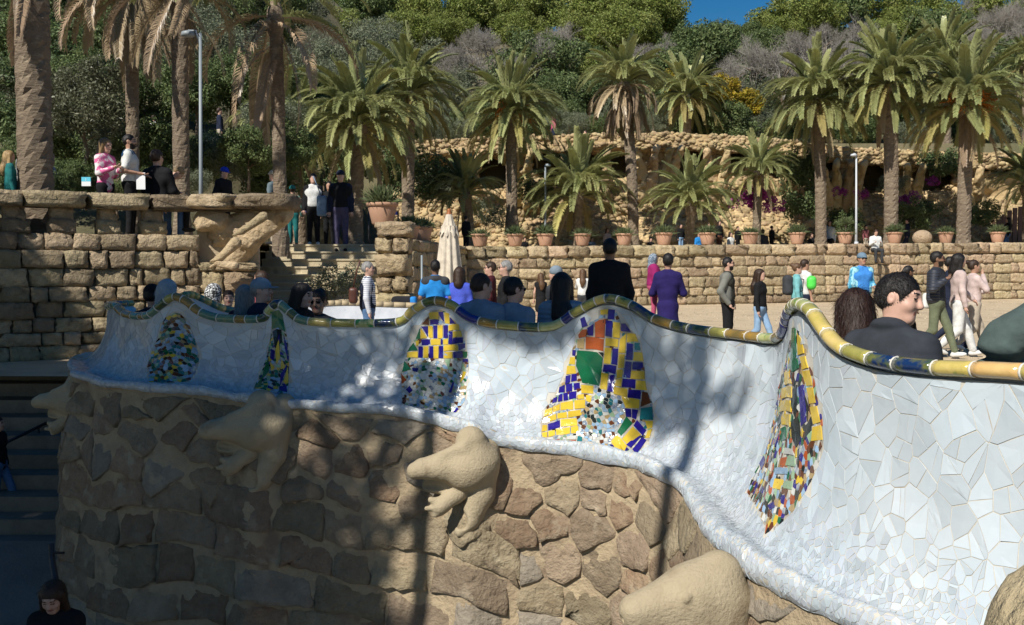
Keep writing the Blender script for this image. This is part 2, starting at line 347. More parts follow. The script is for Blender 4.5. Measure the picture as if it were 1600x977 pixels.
# ---- broken-tile cells
def clip(poly, n, c):
    out = []; k = len(poly); d = [q[0]*n[0]+q[1]*n[1]-c for q in poly]
    for i in range(k):
        a, b = poly[i], poly[(i+1) % k]; da, db = d[i], d[(i+1) % k]
        if da <= 0: out.append(a)
        if (da < 0) != (db < 0) and da != db:
            t = da/(da-db); out.append((a[0]+t*(b[0]-a[0]), a[1]+t*(b[1]-a[1])))
    return out
def voronoi(seeds, size):
    """cells of 2D seeds; size = local spacing per seed"""
    cell = max(size)*1.3; H = {}
    for i, q in enumerate(seeds): H.setdefault((int(q[0]//cell), int(q[1]//cell)), []).append(i)
    out = []
    for i, q in enumerate(seeds):
        r = size[i]*1.5; poly = [(q[0]-r, q[1]-r), (q[0]+r, q[1]-r), (q[0]+r, q[1]+r), (q[0]-r, q[1]+r)]
        a, b = int(q[0]//cell), int(q[1]//cell); nb = []
        for x in (a-1, a, a+1):
            for y in (b-1, b, b+1):
                for j in H.get((x, y), ()):
                    if j != i:
                        e = seeds[j]; dd = (e[0]-q[0])**2+(e[1]-q[1])**2
                        if dd < 9*r*r: nb.append((dd, j))
        nb.sort()
        for dd, j in nb[:26]:
            e = seeds[j]; nx, ny = e[0]-q[0], e[1]-q[1]
            poly = clip(poly, (nx, ny), (nx*(e[0]+q[0])+ny*(e[1]+q[1]))/2)
            if len(poly) < 3: break
        out.append(poly)
    return out
def inside(q, poly):
    x, y = q; c = False; n = len(poly); j = n-1
    for i in range(n):
        if (poly[i][1] > y) != (poly[j][1] > y) and x < (poly[j][0]-poly[i][0])*(y-poly[i][1])/(poly[j][1]-poly[i][1])+poly[i][0]: c = not c
        j = i
    return c
def snap(q, poly):
    best = None; n = len(poly); q = np.array(q)
    for i in range(n):
        a = np.array(poly[i]); b = np.array(poly[(i+1) % n]); d = b-a; t = np.clip(((q-a)@d)/(d@d+1e-12), 0, 1); c = a+t*d; e = ((c-q)**2).sum()
        if best is None or e < best[0]: best = (e, c)
    return tuple(best[1])
def tile_geo(poly, off=.006, gap=.0035, tilt=.0012):
    """a thin tile of that outline lying on the bench"""
    q = np.array(poly, float); c = q.mean(0)
    nx = np.roll(q, -1, 0); L = np.linalg.norm(nx-q, axis=1); pts = []
    for i in range(len(q)):
        m = 1+(L[i] > .07)+(L[i] > .16)
        for t in range(m): pts.append(q[i]+(nx[i]-q[i])*t/m)
    q = np.array(pts); d = q-c; r = np.linalg.norm(d, axis=1, keepdims=True); q = c+d*np.maximum(1-gap/np.maximum(r, 1e-5), .25)
    top = c+(q-c)*.985
    A = np.vstack((q, top, c[None])); X = samp(G, A[:, 0], A[:, 1]); Nn = samp(GN, A[:, 0], A[:, 1]); n = len(q)
    tl = RNG.normal(0, tilt, 2); h = np.concatenate((np.full(n, -.004), np.full(n, off), [off]))
    rel = (A-c)/(np.abs(A-c).max()+1e-6); h[n:] += rel[n:]@tl
    V = X+Nn*h[:, None]
    F = [(i, (i+1) % n, n+(i+1) % n, n+i) for i in range(n)]+[(n+i, n+(i+1) % n, 2*n) for i in range(n)]
    return V, F
def orient(poly): return poly if sum(poly[i-1][0]*poly[i][1]-poly[i][0]*poly[i-1][1] for i in range(len(poly))) > 0 else poly[::-1]
TSGN = 1
_v, _f = tile_geo(orient([(3, .5), (3.1, .5), (3.1, .6), (3, .6)])); _n = np.cross(_v[_f[5][1]]-_v[_f[5][0]], _v[_f[5][2]]-_v[_f[5][0]])
if _n@samp(GN, np.array([3.05]), np.array([.55]))[0] < 0: TSGN = -1
def tilepoly(p):
    p = orient([tuple(a) for a in p]); return p if TSGN > 0 else p[::-1]
# ---- the five panels: outlines and tiles as seen, laid on the surface
def crop(x0, y0, sc, pts): return [(x0+a/sc, y0+b/sc) for a, b in pts]
def pairs(t): t = [float(a) for a in t.replace(';', ' ').replace(',', ' ').split()]; return list(zip(t[::2], t[1::2]))
KEY = dict(Y=T_YEL, B=T_BLU, G=T_GRN, O=T_ORA, N=T_BRN, T=T_TEA, W=T_WHI, K=T_BLK, L=T_LBL, M=T_MIX, P=T_LGR, A=T_TAN)
P4 = '''Y 427,105 475,100 470,150 428,152|B 472,108 512,112 508,180 470,178|B 308,150 338,135 358,215 325,226|O 395,195 420,180 458,175 452,285 398,280|O 302,265 325,235 352,232 348,275 305,285|B 353,225 390,203 388,272 355,268
B 460,182 500,185 492,280 456,272|Y 500,190 540,195 538,285 497,280|B 545,200 570,200 602,250 543,245|Y 538,290 575,255 570,370 530,368|Y 578,255 625,258 645,305 577,308|A 298,290 338,283 335,345 297,340|O 345,275 450,290 446,360 343,345
G 295,352 410,362 443,395 420,558 325,540 288,440|K 414,362 446,364 444,392|Y 457,282 532,290 528,335 455,328|Y 452,335 492,338 486,432 446,428|B 497,340 530,342 524,438 489,432|Y 532,372 568,375 560,455 527,455|B 578,310 614,315 610,410 572,408
T 620,310 650,310 655,355 622,352|Y 618,360 665,365 672,415 612,412|B 610,418 668,420 673,465 608,462|Y 602,468 678,470 680,520 597,515|B 446,432 520,440 515,490 440,475|B 570,413 606,418 596,512 557,505|Y 522,460 556,460 552,505 518,515
Y 434,478 474,485 464,580 424,572|B 478,490 510,490 500,592 464,584|Y 516,518 550,508 546,560 506,555|B 553,512 628,518 625,570 548,560|Y 632,522 682,525 692,580 628,575|Y 504,558 582,570 580,620 500,600|B 586,575 660,578 655,630 582,622
N 664,585 695,590 715,650 655,675|Y 545,612 650,632 648,682 570,680|B 565,680 602,684 604,732 572,730|B 606,684 642,690 630,745 606,735|T 655,680 722,670 728,748 650,745|G 575,725 612,765 545,840 522,815|B 635,745 690,805 668,838 616,778
Y 680,752 726,752 722,790 695,800|Y 612,782 660,830 582,890 550,855|Y 695,808 722,795 705,850 680,850|B 640,822 662,838 600,908 576,890|B 664,842 690,860 628,942 608,915|Y 520,830 545,850 580,895 545,925 485,870|B 480,885 505,890 490,920|B 570,895 592,915 550,930
B 270,350 290,350 286,385 268,382|Y 258,390 286,390 284,435 250,430|Y 240,440 285,440 292,485 234,490|B 232,497 260,490 258,535 228,545|B 264,488 295,484 296,525 262,532|B 195,560 228,548 228,590 190,595|B 232,545 270,538 270,585 234,590
B 278,540 312,535 314,575 280,580|B 160,625 186,612 182,645 155,655|B 190,602 215,596 215,640 188,645|B 218,596 245,590 248,635 220,640|B 250,590 295,582 292,625 252,632|Y 320,548 390,555 388,600 320,595|Y 300,605 335,600 338,628 303,628
Y 345,605 385,610 375,650 350,640|Y 203,650 275,637 275,688 203,692|Y 280,635 345,630 345,680 282,685|Y 160,672 200,655 200,690 160,705|Y 115,690 158,675 158,710 108,730|Y 105,735 180,712 182,745 98,765|Y 185,710 240,700 240,735 186,740
Y 245,698 320,688 325,720 245,735|B 130,770 200,748 202,788 132,808|Y 204,745 295,735 300,780 205,785|Y 100,775 126,775 128,810 95,815|Y 175,800 258,787 258,825 178,835|Y 262,785 305,780 305,820 262,825|Y 95,820 130,815 125,848 100,845|Y 132,812 172,805 172,835 135,845
O 170,860 198,858 195,882 170,882|O 250,862 292,862 275,898|G 205,872 235,868 255,895 215,892|W 240,840 295,835 290,858 240,858|T 300,838 325,842 325,870 295,868|W 105,850 160,845 165,885 125,875|P 330,882 395,880 390,912 335,905'''
P3 = '''Y 325,180 395,175 398,228 332,230|B 398,175 432,172 440,258 402,200|Y 438,175 475,185 480,262 445,260|B 480,210 525,262 480,260|B 335,232 398,230 400,268 335,270|N 275,265 325,205 328,270|B 270,280 320,278 322,362|Y 266,290 318,365 266,370|Y 322,275 355,275 357,365 325,365
B 360,272 388,272 388,368 360,368|Y 392,270 428,272 428,368 392,368|B 432,270 465,268 466,365 432,365|Y 468,270 545,262 548,308 470,312|G 262,292 264,375 230,372|B 470,315 498,315 500,410 470,408|Y 502,315 560,312 570,355 502,360|B 502,365 575,358 575,400 502,408
B 272,375 335,373 340,418 275,420|Y 340,373 412,370 412,415 342,418|Y 430,370 467,370 467,412 430,415|B 414,370 427,370 427,412 414,412|Y 230,385 255,380 255,420 235,420|G 170,465 215,398 248,455|Y 170,470 248,462 248,510 168,508|B 252,425 285,425 283,512 250,510
Y 288,425 325,422 322,512 286,512|B 330,422 358,422 358,512 326,512|Y 360,422 398,420 396,515 360,515|B 400,420 430,420 430,514 398,514|Y 432,418 540,415 540,458 434,460|B 542,408 590,402 590,435 545,456|Y 434,465 500,465 500,515 434,514|B 502,465 572,458 575,508 502,512
G 572,462 605,462 606,508 576,508|B 572,514 612,514 612,540 572,540|G 132,610 150,532 200,595|O 126,622 165,670 130,700|B 160,740 190,710 210,745 185,768|B 205,580 250,585 245,615 210,605|W 260,630 320,620 330,660 280,670|B 470,760 500,680 512,690 490,765|Y 555,690 575,605 600,610 580,665|W 525,550 570,525 560,600|P 440,520 485,515 470,600|B 500,905 530,870 545,880 520,908'''
P5 = '''G 1239,512 1244,512 1246,555 1241,566 1236,558|G 1236,562 1246,560 1250,575 1240,582 1232,574|Y 1246,520 1253,530 1257,552 1248,556|Y 1250,558 1259,556 1264,575 1254,578|Y 1255,580 1266,578 1270,603 1260,604|Y 1261,606 1271,605 1276,630 1266,632|Y 1267,636 1277,634 1283,660 1272,664|Y 1271,667 1284,664 1286,688 1268,690
Y 1228,580 1234,580 1238,600 1228,602|Y 1224,606 1238,604 1238,622 1222,624|Y 1221,627 1236,626 1237,644 1218,645|Y 1222,648 1236,648 1236,668 1222,664|K 1240,608 1246,600 1249,640 1243,655 1240,640|B 1250,605 1256,600 1260,660 1252,668|K 1258,618 1265,640 1262,660|K 1238,660 1248,650 1252,690 1244,700 1238,685|K 1262,664 1269,650 1268,672 1256,690
G 1218,672 1228,666 1230,686 1222,692|K 1216,655 1222,640 1222,660 1217,668|K 1223,585 1227,580 1222,605 1218,610|P 1232,712 1242,712 1244,730 1228,728|W 1226,700 1240,702 1242,712 1226,710|O 1222,716 1232,714 1230,730 1220,728|L 1212,732 1232,732 1232,742 1212,742|P 1228,752 1240,752 1238,766 1222,764|Y 1212,748 1226,750 1220,766 1208,764|B 1200,790 1210,784 1212,794 1204,798|B 1187,725 1194,712 1196,724 1190,735'''
P2 = '''G 425,490 436,484 442,492 446,520 425,515|K 426,518 440,515 442,535 430,545|B 443,522 449,540 450,565 445,545|Y 430,548 436,530 438,560 432,570|B 424,545 430,548 428,565 422,560|Y 440,560 447,575 438,578|B 438,585 450,568 448,575 437,605|Y 450,573 451,596 442,598|B 436,604 448,602 449,614 436,610|G 413,575 420,560 421,580 408,595|G 402,600 410,590 408,605 397,608|B 434,530 437,520 438,545|Y 422,565 430,575 424,580'''
outl = {
 4: crop(820, 450, 3.617, pairs('427,100 515,108 545,190 605,245 650,300 672,400 688,560 722,650 732,750 705,860 625,945 545,940 440,925 300,908 165,888 95,850 92,780 110,690 180,590 235,480 262,370 290,290 320,225 350,200 425,170')),
 3: crop(600, 450, 4.65, pairs('300,195 330,172 450,172 500,210 545,290 590,390 618,520 610,660 590,820 530,910 300,885 130,860 125,640 140,560 165,490 215,380 260,290')),
 5: pairs('1241,510 1250,518 1262,550 1275,600 1285,650 1286,690 1280,725 1262,765 1240,800 1210,826 1196,836 1196,820 1180,790 1166,768 1180,740 1200,690 1212,640 1222,585 1232,545'),
 2: pairs('432,484 441,488 448,520 452,560 451,600 448,618 430,616 396,608 404,590 416,560 424,520 426,495'),
 1: crop(170, 440, 4.884, pairs('480,245 550,250 610,310 645,400 680,510 690,590 670,690 620,765 440,775 305,770 295,650 320,540 380,430 410,320 440,260'))}
spans = {4: (14, 20.5), 3: (21, 26), 5: (6.3, 12.2), 2: (27, 31.5), 1: (33, 37.6)}
data = {4: (P4, lambda p: crop(820, 450, 3.617, p)), 3: (P3, lambda p: crop(600, 450, 4.65, p)), 5: (P5, lambda p: p), 2: (P2, lambda p: p), 1: ('', None)}
mixw = {4: ('WMLAPLWNMTK', .032), 3: ('WWLMPAWWLWWNLG', .034), 5: ('YPWLOANKBMGKN', .038), 2: ('GGKTPLBMY', .036), 1: ('LTGMANLPTNKMY', .045)}
plabel = {1: 'farthest mosaic panel of muddled blue, green and brown shards', 2: 'narrow green, violet and yellow mosaic panel', 3: 'mosaic panel with yellow and violet bricks over pale shards', 4: 'large yellow and violet mosaic panel with a green slab', 5: 'narrow yellow and dark glass mosaic panel on the near fold'}
OUT = {}
def bits(parent, items):
    """joined small shards, one material slot each"""
    mats_ = sorted({id(m): m for m, _ in items}.values(), key=lambda m: m.name); V = []; F = []; I = []
    for m, poly in items:
        v, f = tile_geo(poly, .005, .0022, .002); b = len(V); V += list(v); F += [tuple(i+b for i in q) for q in f]; I += [mats_.index(m)]*len(f)
    o = place('shards', mesh('shards', np.array(V)-np.array(bench.location), F, mats_, I), parent); o['kind'] = 'stuff'; return o
for k in (1, 2, 3, 4, 5):
    O = [tuple(a) for a in inv(outl[k], *spans[k])]; OUT[k] = O
    c = samp(G, np.array([np.mean([a[0] for a in O])]), np.array([np.mean([a[1] for a in O])]))[0]
    # the bed of grout under the shards
    qs = np.array(O); a0, a1 = qs.min(0), qs.max(0); ns_, np_ = 26, 30
    gs, gp = np.meshgrid(np.linspace(a0[0], a1[0], ns_), np.linspace(a0[1], a1[1], np_), indexing='ij')
    keep = []; X = samp(G, gs, gp)+samp(GN, gs, gp)*.0012; gf = gridF(ns_, np_)[:, ::-1]
    for f in gf:
        m = np.mean([(gs.ravel()[i], gp.ravel()[i]) for i in f], 0)
        if inside(m, O): keep.append(f)
    pan = add('mosaic_panel', X.reshape(-1, 3), np.array(keep), mat('panel_grout', (.30, .27, .22), (.42, .38, .32), scale=9, rough=.9), bench, True)
    pan['label'] = plabel[k]
    tiles = []
    if data[k][0]:
        for it in data[k][0].replace('\n', '|').split('|'):
            m, pts = it.strip().split(' ', 1); poly = [tuple(a) for a in inv(data[k][1](pairs(pts)), *spans[k])]; tiles.append((KEY[m], poly))
    loc0 = np.array(bench.location)
    for m, poly in tiles:
        try: v, f = tile_geo(tilepoly(poly), .0075, .0014, .0015)
        except Exception: continue
        place('tile', mesh('tile', v-loc0, f, m), pan)
    g = mixw[k][1]; seeds = []
    y = a0[1]
    while y < a1[1]:
        x = a0[0]+random.random()*g
        while x < a1[0]: seeds.append((x+random.uniform(-.3, .3)*g, y+random.uniform(-.3, .3)*g)); x += g*random.uniform(.8, 1.6)
        y += g*.95
    items = []
    for sd_, poly in zip(seeds, voronoi(seeds, [g]*len(seeds))):
        if len(poly) < 3 or not inside(sd_, O) or any(inside(sd_, t) for _, t in tiles): continue
        poly = [q if inside(q, O) else snap(q, O) for q in poly]
        items.append((KEY[random.choice(mixw[k][0])], tilepoly(poly)))
    if items: bits(pan, items)
# ---- white field
seeds = []; size = []
S_LO, S_HI = s_at(.6), s_at(40.5)
p = .03
while p < PLEN-.01:
    pf = p/PLEN; g = .135 if pf < .42 else (.105 if pf < .55 else (.06 if pf < .66 else (.042 if pf < .9 else .046)))
    x = S_LO+random.random()*g
    while x < S_HI:
        far = 1.0 if x < s_at(13) else 1.12
        seeds.append((x+random.uniform(-.5, .5)*g, min(p+random.uniform(-.5, .5)*g, PLEN-.004))); size.append(g*1.5); x += g*far*random.uniform(.65, 1.5)
    p += g*.93
cells0 = voronoi([(a, b*.8) for a, b in seeds], size); cand = []; cells = []; sds = []
for sd_, poly in zip(seeds, cells0):        # broken at random: long shards, wedges, slivers
    poly = [(a, b/.8) for a, b in poly]
    if len(poly) >= 4 and random.random() < .42:
        c = (sum(q[0] for q in poly)/len(poly), sum(q[1] for q in poly)/len(poly)); a = random.uniform(0, PI); n = (math.cos(a), math.sin(a)); d = c[0]*n[0]+c[1]*n[1]+random.uniform(-.012, .012)
        for q in (clip(poly, n, d), clip(poly, (-n[0], -n[1]), -d)):
            if len(q) >= 3: cells.append(q); sds.append((sum(e[0] for e in q)/len(q), sum(e[1] for e in q)/len(q)))
    else: cells.append(poly); sds.append(sd_)
seeds = sds
BB = {k: (np.min(O, 0), np.max(O, 0)) for k, O in OUT.items()}
for sd_, poly in zip(seeds, cells):
    if len(poly) < 3: continue
    bad = False
    for k, O in OUT.items():
        l, h = BB[k]
        if l[0]-.2 < sd_[0] < h[0]+.2 and l[1]-.2 < sd_[1] < h[1]+.2:
            if inside(sd_, O): bad = True; break
            poly = [snap(q, O) if inside(q, O) else q for q in poly]
    if bad: continue
    poly = [(min(max(q[0], S_LO-.05), S_HI), min(max(q[1], .004), PLEN-.002)) for q in poly]
    q = [poly[i] for i in range(len(poly)) if (poly[i][0]-poly[i-1][0])**2+(poly[i][1]-poly[i-1][1])**2 > 1e-6]
    if len(q) < 3: continue
    uv = proj(samp(G, np.array([a[0] for a in q]), np.array([a[1] for a in q])))
    ar = abs(.5*np.sum(uv[:, 0]*np.roll(uv[:, 1], -1)-uv[:, 1]*np.roll(uv[:, 0], -1)))
    inview = (uv[:, 0] < 1600).any() and (uv[:, 1] < 977).any()
    cand.append((ar if inview else 0, tilepoly(q)))
cand.sort(key=lambda a: -a[0]); V = []; F = []
loc0 = np.array(bench.location)
for i, (ar, q) in enumerate(cand):
    v, f = tile_geo(q, .0044, .0026 if i < 900 else .002)
    if i < 298: place('tile', mesh('tile', v-loc0, f, M_TILEW), bench)
    else: b = len(V); V += list(v); F += [tuple(j+b for j in a) for a in f]
o = add('tile_field', V, F, M_TILEW, bench); o['kind'] = 'stuff'
# ---- the glazed rim: curved pieces with white joints
RG = {'cr': mat('rim_cream', (.62, .47, .17), (.50, .40, .10), scale=7, rough=.14, bump=.004, bscale=20, c3=(.12, .22, .05), s3=9, t3=.66, coat=.4),
      'ta': mat('rim_sand', (.60, .36, .13), (.66, .45, .18), scale=6, rough=.16, bump=.004, bscale=20, c3=(.05, .14, .06), s3=6, t3=.7, coat=.4),
      'ol': mat('rim_olive', (.28, .26, .06), (.40, .36, .10), scale=9, rough=.14, bump=.004, bscale=20, c3=(.06, .14, .03), s3=7, t3=.55, coat=.4),
      'gw': mat('rim_green_splash', (.52, .52, .25), (.36, .38, .12), scale=10, rough=.14, bump=.004, bscale=20, c3=(.03, .24, .06), s3=8, t3=.56, coat=.4),
      'dg': mat('rim_dark_green', (.035, .075, .03), (.16, .16, .035), scale=8, rough=.12, bump=.004, bscale=20, c3=(.01, .03, .10), s3=5, t3=.5, coat=.5),
      'bl': mat('rim_cobalt', (.015, .015, .20), (.02, .03, .13), scale=8, rough=.12, bump=.004, bscale=20, coat=.5),
      'am': mat('rim_amber', (.33, .19, .03), (.24, .17, .05), scale=8, rough=.14, bump=.004, bscale=20, c3=(.1, .12, .03), s3=6, t3=.6, coat=.4),
      'te': mat('rim_teal', (.06, .18, .15), (.18, .26, .15), scale=9, rough=.14, bump=.004, bscale=20, c3=(.3, .3, .12), s3=7, t3=.58, coat=.4)}
RJ = mat('rim_joint', (.70, .68, .62), (.6, .57, .5), scale=20, bump=.003, bscale=50, rough=.85)
TR3 = np.gradient(RIM, axis=0); TR3 = np.stack([np.convolve(np.pad(TR3[:, c], 3, 'edge'), np.ones(7)/7, 'valid') for c in range(3)], 1); TR3 /= np.linalg.norm(TR3, axis=1, keepdims=True)
rl = np.concatenate(([0], np.cumsum(np.linalg.norm(np.diff(RIM, axis=0), axis=1))))
def rim_at(l):
    c = np.array([np.interp(l, rl, RIM[:, i]) for i in range(3)]); t = np.array([np.interp(l, rl, TR3[:, i]) for i in range(3)]); t /= np.linalg.norm(t)
    b = np.cross(t, (0, 0, 1.)); b /= np.linalg.norm(b)+1e-9; n = np.cross(b, t); return c, b, n
def rim_piece(l0, l1, r, m=7, k=12, lift=.0):
    V = []; F = []
    for i in range(m):
        c, b, n = rim_at(l0+(l1-l0)*i/(m-1)); 
        for j in range(k):
            th = 2*PI*j/k; V.append(c+r*(b*math.cos(th)*1.12+n*math.sin(th)*.92)+n*lift)
    F = [(i*k+j, i*k+(j+1) % k, (i+1)*k+(j+1) % k, (i+1)*k+j) for i in range(m-1) for j in range(k)]
    F += [tuple(range(k-1, -1, -1)), tuple((m-1)*k+j for j in range(k))]
    return V, F
seq = ['ta', 'ta', 'cr', 'ta', 'cr', 'dg', 'dg', 'ol', 'cr', 'cr', 'ol', 'gw', 'gw', 'gw', 'ol', 'bl', 'bl']
l = float(np.interp(s_at(.9), sv, rl)); lend = rl[-1]-.05; i = 0; JV = []; JF = []
pk = [float(np.interp(s_at(k), sv, rl)) for k in (9, 17, 23, 29, 35)]
while l < lend:
    near = min(abs(l-q) for q in pk); ln = random.uniform(.17, .27) if near > .45 else random.uniform(.085, .14)
    far = l > float(np.interp(s_at(26.5), sv, rl))
    key = seq[i] if i < len(seq) else random.choice(['ol', 'am', 'ol', 'am', 'cr', 'dg', 'ol', 'bl', 'am', 'gw'] if not far else ['te', 'ol', 'te', 'am', 'gw', 'te', 'dg'])
    if i == 17: key = 'bl'
    v, f = rim_piece(l+.006, l+ln-.006, .047); place('rim_tile', mesh('rim_tile', np.array(v)-loc0, f, RG[key], smooth=True), bench)
    v, f = rim_piece(l-.006, l+.006, .0482, 2, 12); b = len(JV); JV += v; JF += [tuple(a+b for a in q) for q in f]
    l += ln; i += 1
v, f = rim_piece(.2, rl[-1]-.02, .041, 260, 8); b = len(JV); JV += v; JF += [tuple(a+b for a in q) for q in f]
add('rim_joint', JV, JF, RJ, bench, True)
# ================================================================ ROCK BASTION UNDER THE BENCH
def noise2(x, y, seed=0):
    """cheap smooth value noise"""
    x = np.asarray(x, float); y = np.asarray(y, float); xi = np.floor(x).astype(int); yi = np.floor(y).astype(int); f = x-xi; g = y-yi; f = f*f*(3-2*f); g = g*g*(3-2*g)
    def h(a, b): n = (a*374761393+b*668265263+seed*974711) & 0x7fffffff; n = ((n ^ (n >> 13))*1274126177) & 0x7fffffff; return ((n ^ (n >> 16)) & 0xffff)/65535.
    return (h(xi, yi)*(1-f)+h(xi+1, yi)*f)*(1-g)+(h(xi, yi+1)*(1-f)+h(xi+1, yi+1)*f)*g
def fbm(x, y, seed=0, o=4): return sum(noise2(x*2**i, y*2**i, seed+i)/2**i for i in range(o))/(2-2**(1-o))
ZB = -3.4
# outline of the rock below the lip: plain smoothed lip curve, pulled in a little
LK = np.ones(31)/31
LS = np.stack([np.convolve(np.pad(LIP[:, c], 15, 'edge'), LK, 'valid') for c in range(3)], 1)
tl_ = np.gradient(LS[:, :2], axis=0); tl_ /= np.linalg.norm(tl_, axis=1, keepdims=True); NO = np.stack((-tl_[:, 1], tl_[:, 0]), 1)
if NO[NS//2, 1] > 0: NO = -NO
BL = np.concatenate(([0], np.cumsum(np.linalg.norm(np.diff(LS[:, :2], axis=0), axis=1)))); BLEN = BL[-1]
def rock(b, d):
    """b metres along the lip, d metres below it"""
    b = np.asarray(b, float); d = np.asarray(d, float)
    L = np.stack([np.interp(b, BL, LIP[:, c]) for c in range(3)], -1); n = np.stack([np.interp(b, BL, NO[:, c]) for c in range(2)], -1)
    n = n/np.linalg.norm(n, axis=-1, keepdims=True)
    o_ = -.045+.10*np.clip(d/.7, 0, 1)**1.3+.05*np.clip(d-.7, 0, 9)+.07*(fbm(b*1.3+3, d*1.3, 5)-.5)
    z0 = L[..., 2]-.055
    return np.stack((L[..., 0]+n[..., 0]*o_, L[..., 1]+n[..., 1]*o_, z0-d), -1), n
bast = thing('stone_bastion', 'tall rounded bastion of rough brown rubble carrying the tiled bench', 'stone wall', (0, 9, ZB))
nb_, nd_ = 420, 90
bb, dd = np.meshgrid(np.linspace(.2, BLEN, nb_), np.linspace(-.05, 3.4, nd_), indexing='ij')
X, nn = rock(bb, dd); X[..., :2] -= nn*(-.008+.045*(fbm(bb*6, dd*6, 9)-.5))[..., None]
add('mortar', X.reshape(-1, 3), gridF(nb_, nd_), M_BMORT, bast, True)
def stone_geo(poly, proud=.03, gap=.014):
    q = np.array(poly, float); c = q.mean(0); pts = []
    for i in range(len(q)):
        a, b = q[i], q[(i+1) % len(q)]; L = np.linalg.norm(b-a); m = max(1, int(L/.07))
        for t in range(m): pts.append(a+(b-a)*t/m+(RNG.normal(0, .012, 2) if t else RNG.normal(0, .006, 2)))
    q = np.array(pts); d = q-c; r = np.linalg.norm(d, axis=1, keepdims=True); R0 = c+d*np.maximum(1-gap/np.maximum(r, 1e-4), .3)
    # smooth corners
    R0 = .9*R0+.05*(np.roll(R0, 1, 0)+np.roll(R0, -1, 0))
    rings = [(1, -.3), (.985, .45), (.93, .9), (.66, 1), (.34, 1.0)]; A = [c+(R0-c)*f for f, _ in rings]+[c[None]]
    A = np.vstack(A); n = len(q); base = .012+proud*random.uniform(.1, .8); sl = RNG.normal(0, .010, 2)+np.array((0, random.uniform(.012, .05)))
    h = np.concatenate([np.full(n, base*g) for _, g in rings]+[[base]]); rel = A-c
    h[n:] += (rel[n:]@sl)/(.22)+.026*(fbm(A[n:, 0]*9, A[n:, 1]*9, 3, 4)-.5)
    X, nn = rock(A[:, 0], A[:, 1]); X[:, :2] += nn*h[:, None]
    F = [(k*n+i, k*n+(i+1) % n, (k+1)*n+(i+1) % n, (k+1)*n+i) for k in range(4) for i in range(n)]+[(4*n+i, 4*n+(i+1) % n, 5*n) for i in range(n)]
    return X, F
seeds = []; size = []
d = .13; row = 0
while d < 3.3:
    b = .3+random.random()*.3; up = d < .75
    while b < BLEN-.2:
        right = b < 6.2
        g = .30 if up else .34
        jit = .34 if (up or right) else .12
        seeds.append((b+random.uniform(-.3, .3)*g, d+random.uniform(-1, 1)*g*jit)); size.append(.62)
        b += random.uniform(.7, 1.5)*(.36 if right or up else .52)
    d += .29 if up else .31; row += 1
bo = np.array(bast.location); nst = 0
cells = voronoi(seeds, size); keep = [i for i, q in enumerate(seeds) if not (q[1] > .80 and q[0] > 6.3)]; seeds = [seeds[i] for i in keep]; cells = [cells[i] for i in keep]
d = .80; wv = lambda b, k: .05*math.sin(b*1.7+k)+.03*math.sin(b*4.1+2*k)      # squared blocks in wavering courses on the left
while d < 3.3:
    h = random.uniform(.30, .44); b = 6.3-random.random()*.3
    while b < BLEN-.2:
        l = random.uniform(.34, .95); j = lambda: random.uniform(-.025, .025)
        cells.append([(b+j(), d+wv(b, d)+j()), (b+l*.5, d+wv(b+l*.5, d)+j()), (b+l+j(), d+wv(b+l, d)+j()), (b+l+j(), d+h+wv(b+l, d+h)+j()), (b+l*.5, d+h+wv(b+l*.5, d+h)+j()), (b+j(), d+h+wv(b, d+h)+j())]); seeds.append((b+l/2, d+h/2)); b += l+.005
    d += h
for sd_, poly in zip(seeds, cells):
    if len(poly) < 3: continue
    poly = [(min(max(q[0], .25), BLEN-.05), min(max(q[1], .035), 3.35)) for q in poly]
    c = np.mean(poly, 0); q0 = proj(rock(c[0], c[1])[0])
    if q0[0] > 1750 or q0[1] > 1100 or nst >= 298: continue
    poly = orient(poly)
    X, F = stone_geo(poly if TSGN < 0 else poly[::-1], gap=random.choice((.003, .006, .010, .015))); 
    place('stone', mesh('stone', X-bo, F, random.choice((M_BAST, M_BAST, M_BAST, M_BAST, M_BASR, M_BASR, M_BASB)), smooth=True), bast); nst += 1
